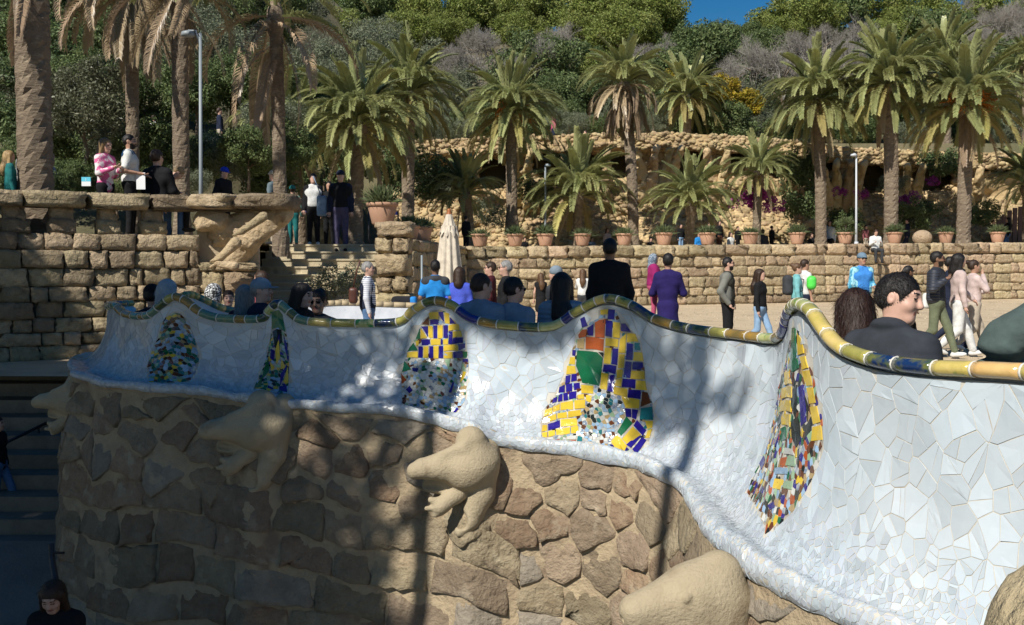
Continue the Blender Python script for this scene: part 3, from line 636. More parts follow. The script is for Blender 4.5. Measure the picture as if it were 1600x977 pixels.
# ---------------------------------------------------------------- carved heads (spouts) under the lip
def carve(name, label, loc, s, yaw, shut=False, h=.010):
    f = Sdf()
    z = lambda a, b, y=0.: np.array(((a-600)/777*s, y*s, (600-b)/777*s))
    if not shut:
        Z = lambda a, b, y=0.: np.array(((a-560)/692*s, y*s, (470-b)/692*s)); r = lambda q: q/692*s
        f.rc(Z(575, 310), Z(600, 430), r(88), r(125), .04*s).el(Z(560, 455), (r(150), .19*s, r(135)), k=.05*s)
        f.rc(Z(480, 440), Z(300, 450), r(102), r(58), .03*s).rc(Z(300, 450), Z(258, 460), r(58), r(48), .02*s)
        f.rc(Z(400, 372, -.05), Z(520, 330, -.08), r(22), r(34), .05*s)
        f.rc(Z(655, 420), Z(635, 610), r(85), r(76), .05*s).rc(Z(635, 610), Z(565, 760), r(76), r(58), .03*s).rc(Z(565, 760), Z(512, 822), r(58), r(34), .03*s).rc(Z(610, 740), Z(585, 800), r(40), r(26), .02*s)
        f.rc(Z(700, 330, .12), Z(690, 560, .14), r(70), r(80), .06*s)
        f.rc(Z(470, 560, .09), Z(350, 560, .11), r(70), r(45), .03*s)
        f.el(Z(322, 556, -.09), (r(118), .19*s, r(40)), np.array(Matrix.Rotation(math.radians(9), 3, 'Y')), k=.012*s, sub=True)
        f.rc(Z(500, 600), Z(400, 668), r(52), r(50), .02*s).rc(Z(400, 650), Z(345, 628), r(34), r(17), .015*s).rc(Z(395, 675), Z(320, 676), r(30), r(13), .015*s).rc(Z(390, 700), Z(372, 712), r(26), r(20), .02*s)
        f.el(Z(500, 735, -.02), (r(42), .3*s, r(70)), np.array(Matrix.Rotation(math.radians(-22), 3, 'Y')), k=.02*s, sub=True)
    else:
        f.el(z(640, 480), (.26*s, .2*s, .24*s), k=.1*s).rc(z(560, 440), z(300, 480), .17*s, .10*s, k=.1*s).rc(z(560, 560), z(320, 560), .15*s, .075*s, k=.08*s)
        f.rc(z(760, 480), z(720, 700), .17*s, .2*s, k=.12*s); f.rc(z(660, 400), z(740, 330), .13*s, .12*s, k=.1*s)
        f.rc(z(215, 512), z(420, 535), .016*s, .01*s, k=.02*s, sub=True)
        for sg in (-1, 1): f.el(z(500, 400, sg*.165), (.028*s, .022*s, .03*s), k=.02*s)
    V, F = f.surf(h*s**.5)
    V = V+.008*s*(fbm(V[:, 0]*9/s, V[:, 2]*9/s, 21)-.5)[:, None]
    t = thing(name, label, 'carving', tuple(loc), 'carved spouts on the bastion', yaw)
    add('head', V, F, M_GARG, t, True, local=True)
    return t
for u, v, y, s, yaw, lab, sh in ((732, 734, 8.55, 1.1, .25, 'open-mouthed carved stone spout fully lit on the middle of the bastion', False), (406, 674, 9.12, 1.12, .22, 'open-mouthed carved stone spout half in dappled shade left of centre', False),
                         (119, 630, 10.35, .92, .1, 'carved stone spout in deep shade at the far bend of the bastion', False), (1083, 982, 5.78, 1.0, .30, 'broad closed-mouth carved stone spout, the nearest on the bastion', True)):
    c = P(u, v, y); q = c.copy(); carve('carved_spout', lab, q, s, yaw, sh)
# ================================================================ GROUND
rimxy = [tuple(a) for a in (RIM[:, :2]+NIN*.16)[int(s_at(.5)/DS)::12]]
def plane(name, pts, z, m, kind=True):
    import mathutils.geometry as mg
    tris = mg.tessellate_polygon([[Vector((x, y, 0)) for x, y in pts]])
    o = add(name, [(x, y, z) for x, y in pts], [t[::-1] if sum((pts[t[i]][0]*pts[t[(i+1) % 3]][1]-pts[t[(i+1) % 3]][0]*pts[t[i]][1]) for i in range(3)) < 0 else t for t in tris], m)
    return struct(o)
pl = rimxy+[(-5.2, 13.4), (-12, 13.6), (-12, 30), (-30, 60), (80, 60), (80, -4), (3.2, -4)]
plane('plaza_ground', pl, 0, M_SAND)
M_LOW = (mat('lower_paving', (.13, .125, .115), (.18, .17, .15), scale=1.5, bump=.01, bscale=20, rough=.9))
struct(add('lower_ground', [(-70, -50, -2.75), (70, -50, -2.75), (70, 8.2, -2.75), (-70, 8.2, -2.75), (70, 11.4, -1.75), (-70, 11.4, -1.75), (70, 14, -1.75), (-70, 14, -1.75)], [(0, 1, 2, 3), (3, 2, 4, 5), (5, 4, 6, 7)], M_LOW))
# lower steps in the shade, at the left
b = thing('lower_stairs', 'shaded stone steps rising beside the bastion towards the plaza', 'stairs', (-7.3, 12.3, -1.75))
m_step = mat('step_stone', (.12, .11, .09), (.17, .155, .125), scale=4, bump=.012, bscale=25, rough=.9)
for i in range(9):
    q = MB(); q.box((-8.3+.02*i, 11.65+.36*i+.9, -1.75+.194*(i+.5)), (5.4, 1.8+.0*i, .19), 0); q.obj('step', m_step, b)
h = thing('handrail', 'dark iron handrail along the shaded lower stairs', 'handrail', (-7, 12, -1.75))
tube_obj('rail', [P(-40, 716, 12.2), P(85, 655, 13.6)], .022, mat('dark_iron', (.03, .03, .035), rough=.5), h)
for u, v, y in ((-20, 706, 12.4), (60, 668, 13.3)): a = P(u, v, y); tube_obj('post', [a, a-(0, 0, .8)], .016, MATS['dark_iron'], h)
h = thing('low_railing', 'short bent dark iron rail beside the bastion foot', 'handrail', tuple(P(82, 900, 8.2)))
tube_obj('rail', [P(80, 850, 8.3), P(81, 872, 8.3), P(88, 912, 8.0), P(92, 950, 8.0)], .026, MATS['dark_iron'], h); tube_obj('bracket', [P(81, 864, 8.3), P(100, 864, 8.4)], .012, MATS['dark_iron'], h)
# ================================================================ ROUGH BLOCKS (shared shapes) AND COURSED WALLS
def block_mesh(name, m, seed, rough=.09, cuts=4, rd=.09):
    """unit block -.5..+.5, rounded and chipped; front is -y"""
    V = []; F = []; n = cuts; r = np.random.default_rng(seed); idx = {}
    def vid(p):
        k = tuple(np.round(p, 4))
        if k not in idx: idx[k] = len(V); V.append(np.array(p))
        return idx[k]
    for ax in range(3):
        for sg in (-1, 1):
            for i in range(n):
                for j in range(n):
                    q = []
                    for a, b in ((i, j), (i+1, j), (i+1, j+1), (i, j+1)):
                        p = np.zeros(3); p[ax] = sg; p[(ax+1) % 3] = -1+2*a/n; p[(ax+2) % 3] = -1+2*b/n; q.append(vid(p))
                    F.append(q if sg > 0 else q[::-1])
    V = np.array(V); V2 = V.copy()
    for a in range(3):
        o1, o2 = (a+1) % 3, (a+2) % 3; V2[:, a] *= 1-rd*.5*(np.abs(V[:, o1])**4+np.abs(V[:, o2])**4)*.55
    V2 += r.normal(0, rough, V2.shape)*np.array((.5, 1.1, .6)); V2 += (r.normal(0, .06, (8, 3))[((V[:, 0] > 0)*1+(V[:, 1] > 0)*2+(V[:, 2] > 0)*4)])*np.array((1, 1, .8))
    return mesh(name, V2*.5, F, m, smooth=True)
def blocks(m, n=9, **k): return [block_mesh('stone', m, 100+i, **k) for i in range(n)]
BK = {}
def wall_blocks(parent, A, B, z0, z1, hs, ls, dep, m, proud=.0, limit=300, ztop=None, name='stone', only=None, gap=.012, key=None):
    """courses of rough blocks from A to B (xy), face towards the right-hand side of A->B reversed (camera)"""
    A = np.array(A, float); B = np.array(B, float); L = np.linalg.norm(B-A); t = (B-A)/L; ang = math.atan2(t[1], t[0]); nrm = np.array((t[1], -t[0]))
    if id(m) not in BK: BK[id(m)] = blocks(m)
    z = z0; n = 0; off = np.array(parent.location)
    while z < z1-.05:
        h = random.uniform(*hs); h = min(h, z1-z) if z1-z-h > .12 else z1-z
        x = 0
        while x < L-.02:
            l = random.uniform(*ls); l = l if L-x-l > ls[0]*.6 else L-x
            zt = z+h
            if ztop: 
                zz = ztop(x+l/2)
                if z+h*.5 > zz: x += l; continue
            c = A+t*(x+l/2); pr = proud*random.uniform(.2, 1)
            if (only is None or only(c, z)) and n < limit:
                o = place(name, random.choice(BK[id(m)]), parent, (c[0]+nrm[0]*(pr-dep/2)-off[0], c[1]+nrm[1]*(pr-dep/2)-off[1], z+h/2-off[2]), (random.choice((0, PI)), 0, ang), (l-gap*random.uniform(.5, 1.6), dep, h-gap*random.uniform(.5, 1.6))); n += 1
            x += l
        z += h
    return n
def slab_wall(name, A, B, z0, z1, dep, m, parent=None, back=.05):
    A = np.array(A, float); B = np.array(B, float); L = np.linalg.norm(B-A); t = (B-A)/L; nrm = np.array((t[1], -t[0])); c = (A+B)/2-nrm*(back+dep/2)
    b = MB(); b.box((c[0], c[1], (z0+z1)/2), (L, dep, z1-z0), math.atan2(t[1], t[0])); return b.obj(name, m, parent)
# ---- left retaining wall with its stone balustrade
A = np.array((-10.0, 14.3)); B = P(312, 420, 17.0)[:2]; ZT = 2.76
lw = thing('retaining_wall', 'coursed brown stone wall with stumpy balusters under a slab coping', 'stone wall', (A[0], A[1], -1.8))
slab_wall('mortar', A, B, -1.8, 2.0, .5, M_MORTARD, lw)
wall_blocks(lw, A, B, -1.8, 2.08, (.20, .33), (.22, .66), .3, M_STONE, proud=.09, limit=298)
AB = B-A; LW = np.linalg.norm(AB); tW = AB/LW; nW = np.array((tW[1], -tW[0])); angW = math.atan2(tW[1], tW[0])
x = .15; cop = blocks(M_STONE, 4, rough=.05, rd=.1)
while x < LW:
    l = random.uniform(.75, 1.2); l = min(l, LW-x+.02); c = A+tW*(x+l/2)
    place('coping_slab', random.choice(cop), lw, (c[0]-A[0]-nW[0]*.12, c[1]-A[1]-nW[1]*.12, 2.63+1.8), (0, 0, angW), (l-.012, .62, .26)); x += l
x = .3
while x < LW-.1:
    c = A+tW*x; w_ = random.uniform(.26, .36)
    place('baluster', random.choice(BK[id(M_STONE)]), lw, (c[0]-A[0]-nW[0]*.15, c[1]-A[1]-nW[1]*.15, 2.19+1.8), (0, 0, angW+random.uniform(-.1, .1)), (w_+.1, .36, .24))
    place('baluster', random.choice(BK[id(M_STONE)]), lw, (c[0]-A[0]-nW[0]*.15, c[1]-A[1]-nW[1]*.15, 2.38+1.8), (0, 0, angW+random.uniform(-.2, .2)), (w_, .32, .26)); x += random.uniform(.62, .74)
# ---- the bracketed corner pier at the stair foot
pc = P(355, 400, 17.2); pr_ = thing('bracket_pier', 'stone corner pier with overhanging slab and carved brackets beside the stairs', 'stone pier', (pc[0], pc[1], 0))
PA_, PB_ = P(308, 420, 17.0)[:2], P(404, 420, 17.25)[:2]
slab_wall('core', PA_, PB_, 0, 2.3, 1.6, M_MORTAR, pr_, back=.12)
wall_blocks(pr_, PA_, PB_, 0, 1.6, (.28, .4), (.34, .6), .4, M_STONE2, proud=.06)
sb = slab_wall('side_wall', (PB_[0]-.1, PB_[1]+.6), (-6.7, 24.6), 0, 2.3, .4, M_STONE2, pr_)
for u0, u1, y in ((300, 370, 17.0), (371, 458, 17.0)):
    a, b_ = P(u0, 318, y), P(u1, 318, y); 
    place('coping_slab', block_mesh('coping_slab', M_STONE, 40+u0, .05, 4, .16), pr_, (*((a+b_)/2-np.array(pr_.location))[:2]+np.array((0, .3)), 2.66), (0, 0, 0), (b_[0]-a[0], 1.3, .27))
# carved undersides: tapering corbels reaching right under the slab
f = Sdf(); q = lambda u, v, y=17.0: P(u, v, y)
f.rc(q(385, 375, 17.2), q(440, 335, 17.1), .22, .2, k=.12).rc(q(350, 365, 17.3), q(400, 345, 17.2), .30, .24, k=.12).rc(q(350, 420, 17.4), q(390, 380, 17.3), .28, .2, k=.12).rc(q(320, 345, 17.0), q(345, 345, 17.0), .2, .16, k=.06)
V, F = f.surf(.03); V = V+.09*(fbm(V[:, 0]*3.1, V[:, 2]*3.1+V[:, 1], 4)-.5)[:, None]+.07*(fbm(V[:, 0]*8+V[:, 1]*3, V[:, 2]*9, 41, 3)-.5)[:, None]; add('corbel', V, F, M_STONE2, pr_, True)
for u0, v0, u1, v1, r0 in ((378, 362, 412, 338, .075), (345, 402, 368, 380, .09), (342, 412, 366, 416, .075)):
    f = Sdf(); f.rc(q(u0, v0, 16.72), q(u1, v1, 16.72), r0*.7, r0*1.15, k=.02); f.rc(q(u0, v0, 16.72), q(u0-14, v0+6, 16.75), r0*.6, r0*.3, k=.05); V, F = f.surf(.02); V = V+.04*(fbm(V[:, 0]*6, V[:, 2]*6, 8)-.5)[:, None]; add('bracket', V, F, M_STONE2, pr_, True)
# ---- main stairs
st = thing('main_stairs', 'sunlit pale stone stairs climbing to the palm terrace', 'stairs', (-4.6, 21, 0))
m_st = mat('pale_step', (.54, .46, .31), (.45, .375, .25), scale=3, bump=.015, bscale=18, rough=.92, rnd=.12, c3=(.28, .23, .15), s3=1.3, t3=.62)
XL, XR = P(398, 400, 22)[0], P(603, 400, 22)[0]
for i in range(11):
    b = MB(); z1 = .187*(i+1); y0 = 20.9+.36*i
    b.box(((XL+XR)/2, y0+1.5, z1-.1), (XR-XL+.6, 3.0, .183)); b.box(((XL+XR)/2, y0+1.5, z1-.02), (XR-XL+.6, 3.06, .045)); b.obj('step', m_st, st)
# ---- stair pillar at the right, then the wall running back and the long plaza wall
pp_ = thing('stair_pillar', 'stacked yellow-brown stone pillar at the right of the stairs', 'stone pier', tuple(P(618, 470, 21)*(1, 1, 0)))
a, b_ = P(592, 420, 21.0)[:2], P(636, 420, 21.0)[:2]
slab_wall('core', a, b_, 0, 2.1, 1.0, M_MORTAR, pp_, back=.06)
z = 0; i = 0
while z < 2.5:
    h = random.uniform(.34, .5); w0 = random.uniform(-.05, .1); two = i % 2 == 0
    for k in range(2 if two else 1):
        l = (b_[0]-a[0]+.12+w0*.5)/(2 if two else 1); place('stone', random.choice(blocks(M_STONE2, 1) if id(M_STONE2) not in BK else BK[id(M_STONE2)]), pp_, (a[0]-.05+l*(k+.5)-pp_.location.x, a[1]+.2-pp_.location.y, z+h/2), (0, 0, 0), (l-.015, .95, h-.015))
    z += h; i += 1
C0 = P(645, 430, 23.0)[:2]; C1 = P(728, 430, 33.0)[:2]; C2 = P(1760, 430, 44.5)[:2]; ZW = 2.62
fw = thing('side_wall', 'dark shaded stone wall running back from the stair pillar', 'stone wall', (C0[0], C0[1], 0))
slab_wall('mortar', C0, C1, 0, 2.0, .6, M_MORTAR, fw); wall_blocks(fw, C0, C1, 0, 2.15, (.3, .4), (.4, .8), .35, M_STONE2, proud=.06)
pw = thing('plaza_wall', 'long low tan stone wall along the back of the plaza', 'stone wall', (C1[0], C1[1], 0))
slab_wall('mortar', C1, C2, 0, 1.95, .8, M_MORTAR, pw)
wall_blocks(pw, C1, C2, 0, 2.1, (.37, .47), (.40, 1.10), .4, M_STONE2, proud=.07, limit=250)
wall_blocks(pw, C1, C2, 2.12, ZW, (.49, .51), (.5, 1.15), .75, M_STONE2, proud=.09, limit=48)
CL_ = float(np.linalg.norm(C2-C1))
def wall_top(x, y): return 2.13+.42*min(1, max(0, float(np.hypot(x-C1[0], y-C1[1]))/CL_))
for o in pw.children:       # the coping climbs gently to the right
    if o.name.startswith('stone'): k = wall_top(o.location.x+C1[0], o.location.y+C1[1])/2.62; o.location.z *= k; o.scale.z *= k
# terrace floors behind the walls
plane('terrace_ground', [tuple(A+(.1, .2)), tuple(B+(-.1, .4)), (PB_[0]-.2, 17.6), (XL-.3, 24.7), (XR+.2, 24.7), (C0[0]-.3, C0[1]+1.4), tuple(C1+(.3, .5)), tuple(C2+(0, .4)), (70, 80), (-60, 80), (-60, 18), (-16, 9)], 2.03, mat('terrace_earth', (.33, .25, .15), (.4, .31, .2), scale=1, bump=.02, bscale=12, rough=.95))
# ================================================================ LEAVES, TREES, PALMS
LEAF = {}
def leafmat(name, c, c2, tr=.3, **k): return mat(name, c, c2, scale=.5, rough=.55, isl=.38, hue=.022, trans=tr, spec=.3, **k)
L_PINE = leafmat('pine_needles', (.17, .215, .045), (.24, .265, .075)); L_DARK = leafmat('dark_foliage', (.10, .14, .05), (.155, .195, .075)); L_OLIVE = leafmat('grey_green_foliage', (.16, .185, .115), (.22, .24, .155))
L_YEL = leafmat('yellow_foliage', (.38, .27, .02), (.24, .21, .03)); L_BUSH = leafmat('bush_foliage', (.09, .13, .05), (.145, .185, .075)); L_MAG = leafmat('magenta_blossom', (.32, .03, .22), (.42, .08, .32))
L_POT = leafmat('spiky_foliage', (.09, .12, .05), (.15, .18, .08)); L_TWIG = mat('bare_twigs', (.25, .225, .195), (.34, .31, .27), scale=1, rough=.95)
M_BARK = mat('bark', (.13, .095, .065), (.2, .15, .1), scale=6, bump=.03, bscale=12, rough=.95, stretch=(1, 1, .3))
def leaves(cl, n, size, spread, rng, flat=.0, out=.6, aspect=.45, squash=1.):
    """cl: clump centres (k,3) with radii; n leaves per clump; rhombus leaves"""
    C = np.repeat(cl[:, :3], n, 0); r = np.repeat(cl[:, 3], n); k = len(C)
    d = rng.normal(size=(k, 3)); d /= np.linalg.norm(d, axis=1, keepdims=True); rad = r*(.45+.6*rng.random(k)**.6)
    c = C+d*rad[:, None]*np.array((1, 1, squash)); nrm = d*out+rng.normal(size=(k, 3))*.55; nrm[:, 2] += .25; nrm /= np.linalg.norm(nrm, axis=1, keepdims=True)
    a = np.cross(nrm, rng.normal(size=(k, 3))); a /= np.linalg.norm(a, axis=1, keepdims=True); b = np.cross(nrm, a)
    s = size*(.6+.8*rng.random(k))[:, None]
    V = np.stack((c-a*s, c+b*s*aspect, c+a*s, c-b*s*aspect), 1).reshape(-1, 3); return V, np.arange(k*4).reshape(-1, 4)
def clumps(kind, R, H, n, rng):
    o = []
    while len(o) < n:
        p = rng.uniform(-1, 1, 3); q = np.linalg.norm(p)
        if q > 1 or q < (.5 if kind != 'bush' else .2): continue
        if kind == 'pine': p[2] = p[2]*.55 if p[2] < 0 else p[2]
        if kind == 'bush' and p[2] < -.7: continue
        o.append((p[0]*R*rng.uniform(.8, 1.08), p[1]*R, p[2]*H, R*rng.uniform(.16, .34)))
    return np.array(o)
CR = {}
def crown(kind, seed):
    if (kind, seed) in CR: return CR[kind, seed]
    r = np.random.default_rng(seed+17)
    if kind == 'pine': V, F = leaves(clumps('pine', 1, .62, 70, r), 260, .036, .3, r, aspect=.35, squash=.75); m = L_PINE
    elif kind == 'dark': V, F = leaves(clumps('round', 1, .85, 64, r), 230, .04, .3, r); m = L_DARK
    elif kind == 'olive': V, F = leaves(clumps('round', 1, .75, 64, r), 220, .034, .3, r, aspect=.3); m = L_OLIVE
    elif kind == 'yellow': V, F = leaves(clumps('round', 1, .8, 56, r), 110, .05, .3, r, aspect=.6); m = L_YEL
    elif kind == 'bush': V, F = leaves(clumps('bush', 1, .85, 50, r), 90, .06, .3, r); m = L_BUSH
    elif kind == 'oliveb': V, F = leaves(clumps('bush', 1, .8, 44, r), 90, .05, .3, r, aspect=.35); m = L_OLIVE
    elif kind == 'mag': V, F = leaves(clumps('bush', 1, .8, 22, r), 50, .06, .3, r, aspect=.8); m = L_MAG
    elif kind == 'shade': V, F = leaves(clumps('pine', 1, .8, 120, r), 190, .06, .3, r, aspect=.45, squash=.85); m = L_PINE
    elif kind == 'sparse': V, F = leaves(clumps('pine', 1, .6, 30, r), 60, .06, .3, r, aspect=.4, squash=.8); m = L_PINE
    elif kind == 'near': V, F = leaves(clumps('bush', 1, .7, 70, r), 110, .045, .3, r, aspect=.4); m = mat('mixed_foliage', (.10, .11, .06), (.17, .17, .10), scale=3, rough=.5, isl=.4, hue=.02, trans=.3)
    me = mesh('crown', V, F, m); CR[kind, seed] = me; return me
def trunk_mesh(seed, H=1., r=.05):
    k = ('t', seed)
    if k in CR: return CR[k]
    q = np.random.default_rng(seed); b = MB(); p = [np.array((0, 0, -.3))]; 
    for i in range(5): p.append(p[-1]+np.array((q.normal(0, .035), q.normal(0, .035), .26)))
    b.tube(p, [r*1.25, r, r*.9, r*.8, r*.7, r*.5], 7)
    for i in range(6):
        s = p[3+i % 3]; a = q.uniform(0, 6.28); e = s+np.array((math.cos(a)*.42, math.sin(a)*.42, q.uniform(.12, .5))); b.tube([s, (s+e)/2+(0, 0, .03), e], [r*.5, r*.32, r*.12], 5)
    CR[k] = b.mesh('trunk', M_BARK, True); return CR[k]
def bare_mesh(seed):
    k = ('bare', seed)
    if k in CR: return CR[k]
    q = np.random.default_rng(seed); V = []; F = []
    def seg(a, b, r0, r1):
        t = b-a; t = t/(np.linalg.norm(t)+1e-9); u = np.cross(t, (.3, .5, .8)); u /= np.linalg.norm(u); w_ = np.cross(t, u); n = len(V)
        for c, r in ((a, r0), (b, r1)):
            for j in range(3): V.append(c+r*(u*math.cos(j*2.094)+w_*math.sin(j*2.094)))
        for j in range(3): F.append((n+j, n+(j+1) % 3, n+3+(j+1) % 3, n+3+j))
    def grow(a, d, L, r, g):
        b = a+d*L; seg(a, b, r, r*.7)
        if g == 0: return
        for _ in range(4 if g < 4 else 3):
            e = d+q.normal(0, .52, 3); e[2] += .12; e /= np.linalg.norm(e); grow(a+d*L*q.uniform(.55, 1), e, L*q.uniform(.62, .85), r*.62, g-1)
    for _ in range(5):
        d = np.array((q.normal(0, .5), q.normal(0, .5), .8)); d /= np.linalg.norm(d); grow(np.array((0, 0, -.75)), d, .48, .022, 5)
    CR[k] = mesh('branches', np.array(V), np.array(F), L_TWIG); return CR[k]
TN = {'pine': ('pine_tree', 'tree'), 'dark': ('evergreen_oak', 'tree'), 'olive': ('olive_tree', 'tree'), 'yellow': ('golden_shrub', 'shrub'), 'bare': ('bare_tree', 'tree'), 'bush': ('bush', 'bush'), 'oliveb': ('grey_bush', 'bush'), 'mag': ('bougainvillea', 'climbing plant'), 'sparse': ('pine_tree', 'tree'), 'shade': ('pine_tree', 'tree'), 'near': ('shrub', 'shrub')}
SEQ = [0]
def tree(kind, u, v, y, rpx, label, group=None, zs=1., at=None, trunk=True, name=None):
    """crown centred on pixel (u, v) at depth y, rpx pixels in radius"""
    c = P(u, v, y) if at is None else np.array(at); R = rpx*y/FPX if at is None else rpx; SEQ[0] += 1; sd = SEQ[0] % 3
    n, cat = TN[kind]; n = name or n
    t = thing(n, label, cat, (c[0], c[1], c[2]), group, random.uniform(0, 6.28), R); t.scale = (R, R, R*zs)
    if kind == 'bare': place('branches', bare_mesh(sd), t)
    else: place('crown', crown(kind, sd), t)
    if trunk and kind not in ('bush', 'oliveb', 'mag'): place('trunk', trunk_mesh(sd), t, (0, 0, -1.25))
    if kind in ('bush', 'oliveb'): place('stem', trunk_mesh(sd), t, (0, 0, -.85), scale=(.5, .5, .5))
    return t
# ---- palms
def frondmat(name, c, c2, tr=.32): return mat(name, c, c2, scale=.9, rough=.36, rnd=.22, hue=.012, trans=tr, spec=.45)
L_FR = frondmat('palm_frond', (.33, .35, .145), (.42, .435, .20)); L_FRY = frondmat('yellowed_frond', (.44, .39, .15), (.50, .42, .18)); L_DEAD = frondmat('dead_frond', (.36, .27, .165), (.44, .33, .21), .15)
M_PTR = mat('palm_trunk', (.23, .175, .12), (.16, .12, .085), scale=3, bump=.05, bscale=9, rough=.95, stretch=(1, 1, 2.6), c3=(.3, .24, .17), s3=4)
def frond_mesh(e0, droop, seed, m, n=120, lw=.0125, LL=.145, hang=.25, stiff=1.0):
    """unit-length pinnate leaf leaving along +x at elevation e0 and bending down by droop"""
    q = np.random.default_rng(seed); N = 22; p = [np.zeros(3)]; ang = [e0]
    for i in range(N):
        a = e0-droop*((i+1)/N)**1.25; ang.append(a); p.append(p[-1]+np.array((math.cos(a), 0, math.sin(a)))/N)
    p = np.array(p); V = []; F = []; side = np.array((0, 1., 0)); tw = q.normal(0, .12)
    for i in range(N):
        r0, r1 = .012*(1-i/N)+.003, .012*(1-(i+1)/N)+.003; b = len(V)
        V += [p[i]+side*r0, p[i]-side*r0, p[i+1]-side*r1, p[i+1]+side*r1, p[i]-np.array((0, 0, r0)), p[i+1]-np.array((0, 0, r1))]
        F += [(b, b+1, b+2, b+3), (b+1, b+4, b+5, b+2), (b+4, b, b+3, b+5)]
    for j in range(n):
        t = .10+.9*(j+.5)/n; x = t*N; i = min(int(x), N-1); f = x-i; c = p[i]*(1-f)+p[i+1]*f; a = ang[i]
        T = np.array((math.cos(a), 0, math.sin(a))); U = np.array((-math.sin(a), 0, math.cos(a)))
        L = LL*(.35+.9*math.sin(PI*min(1, .12+t*.82))**.8)*.62
        for sg in (-1, 1):
            d = side*sg*.72+T*(.55+.25*t)+U*(.30*stiff+q.normal(0, .13)); d = d/np.linalg.norm(d); g = np.array((0, 0, -hang*(1.+q.random())))
            e1 = c+d*L*.55; d2 = d+g; d2 /= np.linalg.norm(d2); e2 = e1+d2*L*.5
            wv = np.cross(d, U*.6+side*.4*sg+T*.3); wv /= np.linalg.norm(wv)+1e-9; w_ = lw*.5*(.8+.4*q.random()); b = len(V)
            V += [c-wv*w_*.6, c+wv*w_*.6, e1+wv*w_*.8, e1-wv*w_*.8, e2]; F += [(b, b+1, b+2, b+3), (b+3, b+2, b+4)]
    return mesh('frond', V, F, m)
FRM = {}
def fronds(kind):
    if not FRM:
        D = math.radians
        FRM['young'] = [frond_mesh(D(e), D(d), 1+i, L_FR, lw=.04, hang=.05) for i, (e, d) in enumerate(((84, 25), (74, 45), (66, 60)))]
        FRM['mid'] = [frond_mesh(D(e), D(d), 11+i, L_FR) for i, (e, d) in enumerate(((60, 105), (48, 100), (36, 92), (52, 120)))]
        FRM['low'] = [frond_mesh(D(e), D(d), 21+i, (L_FR, L_FR, L_FRY)[i % 3]) for i, (e, d) in enumerate(((20, 92), (8, 80), (-8, 66), (26, 112)))]
        FRM['hang'] = [frond_mesh(D(e), D(d), 31+i, (L_FRY, L_FR, L_DEAD)[i % 3], hang=.4, n=90) for i, (e, d) in enumerate(((-22, 55), (-35, 45), (-50, 36)))]
        FRM['dead'] = [frond_mesh(D(e), D(d), 41+i, L_DEAD, hang=.7, LL=.17, n=80) for i, (e, d) in enumerate(((-30, 55), (-55, 32), (10, 110), (-10, 85)))]
    return FRM[kind]
def palm_trunk(H, r, lean=(0, 0), seed=0, rough=1.):
    q = np.random.default_rng(seed); n = max(int(H/.13), 8); k = 14; V = []
    for i in range(n+1):
        t = i/n; z = H*t-.3*(i == 0); bulge = 1+.35*max(0, 1-t*9)+.22*max(0, (t-.9)*10); c = np.array((lean[0]*t*t, lean[1]*t*t))
        for j in range(k):
            th = 2*PI*(j+.5*(i % 2))/k; rr = r*bulge*(1+rough*.05*((i+j) % 2)+q.normal(0, .03*rough)); V.append((c[0]+rr*math.cos(th), c[1]+rr*math.sin(th), z))
    F = [(i*k+j, i*k+(j+1) % k, (i+1)*k+(j+1) % k, (i+1)*k+j) for i in range(n) for j in range(k)]+[tuple(n*k+j for j in range(k))]
    return mesh('trunk', V, F, M_PTR, smooth=False)
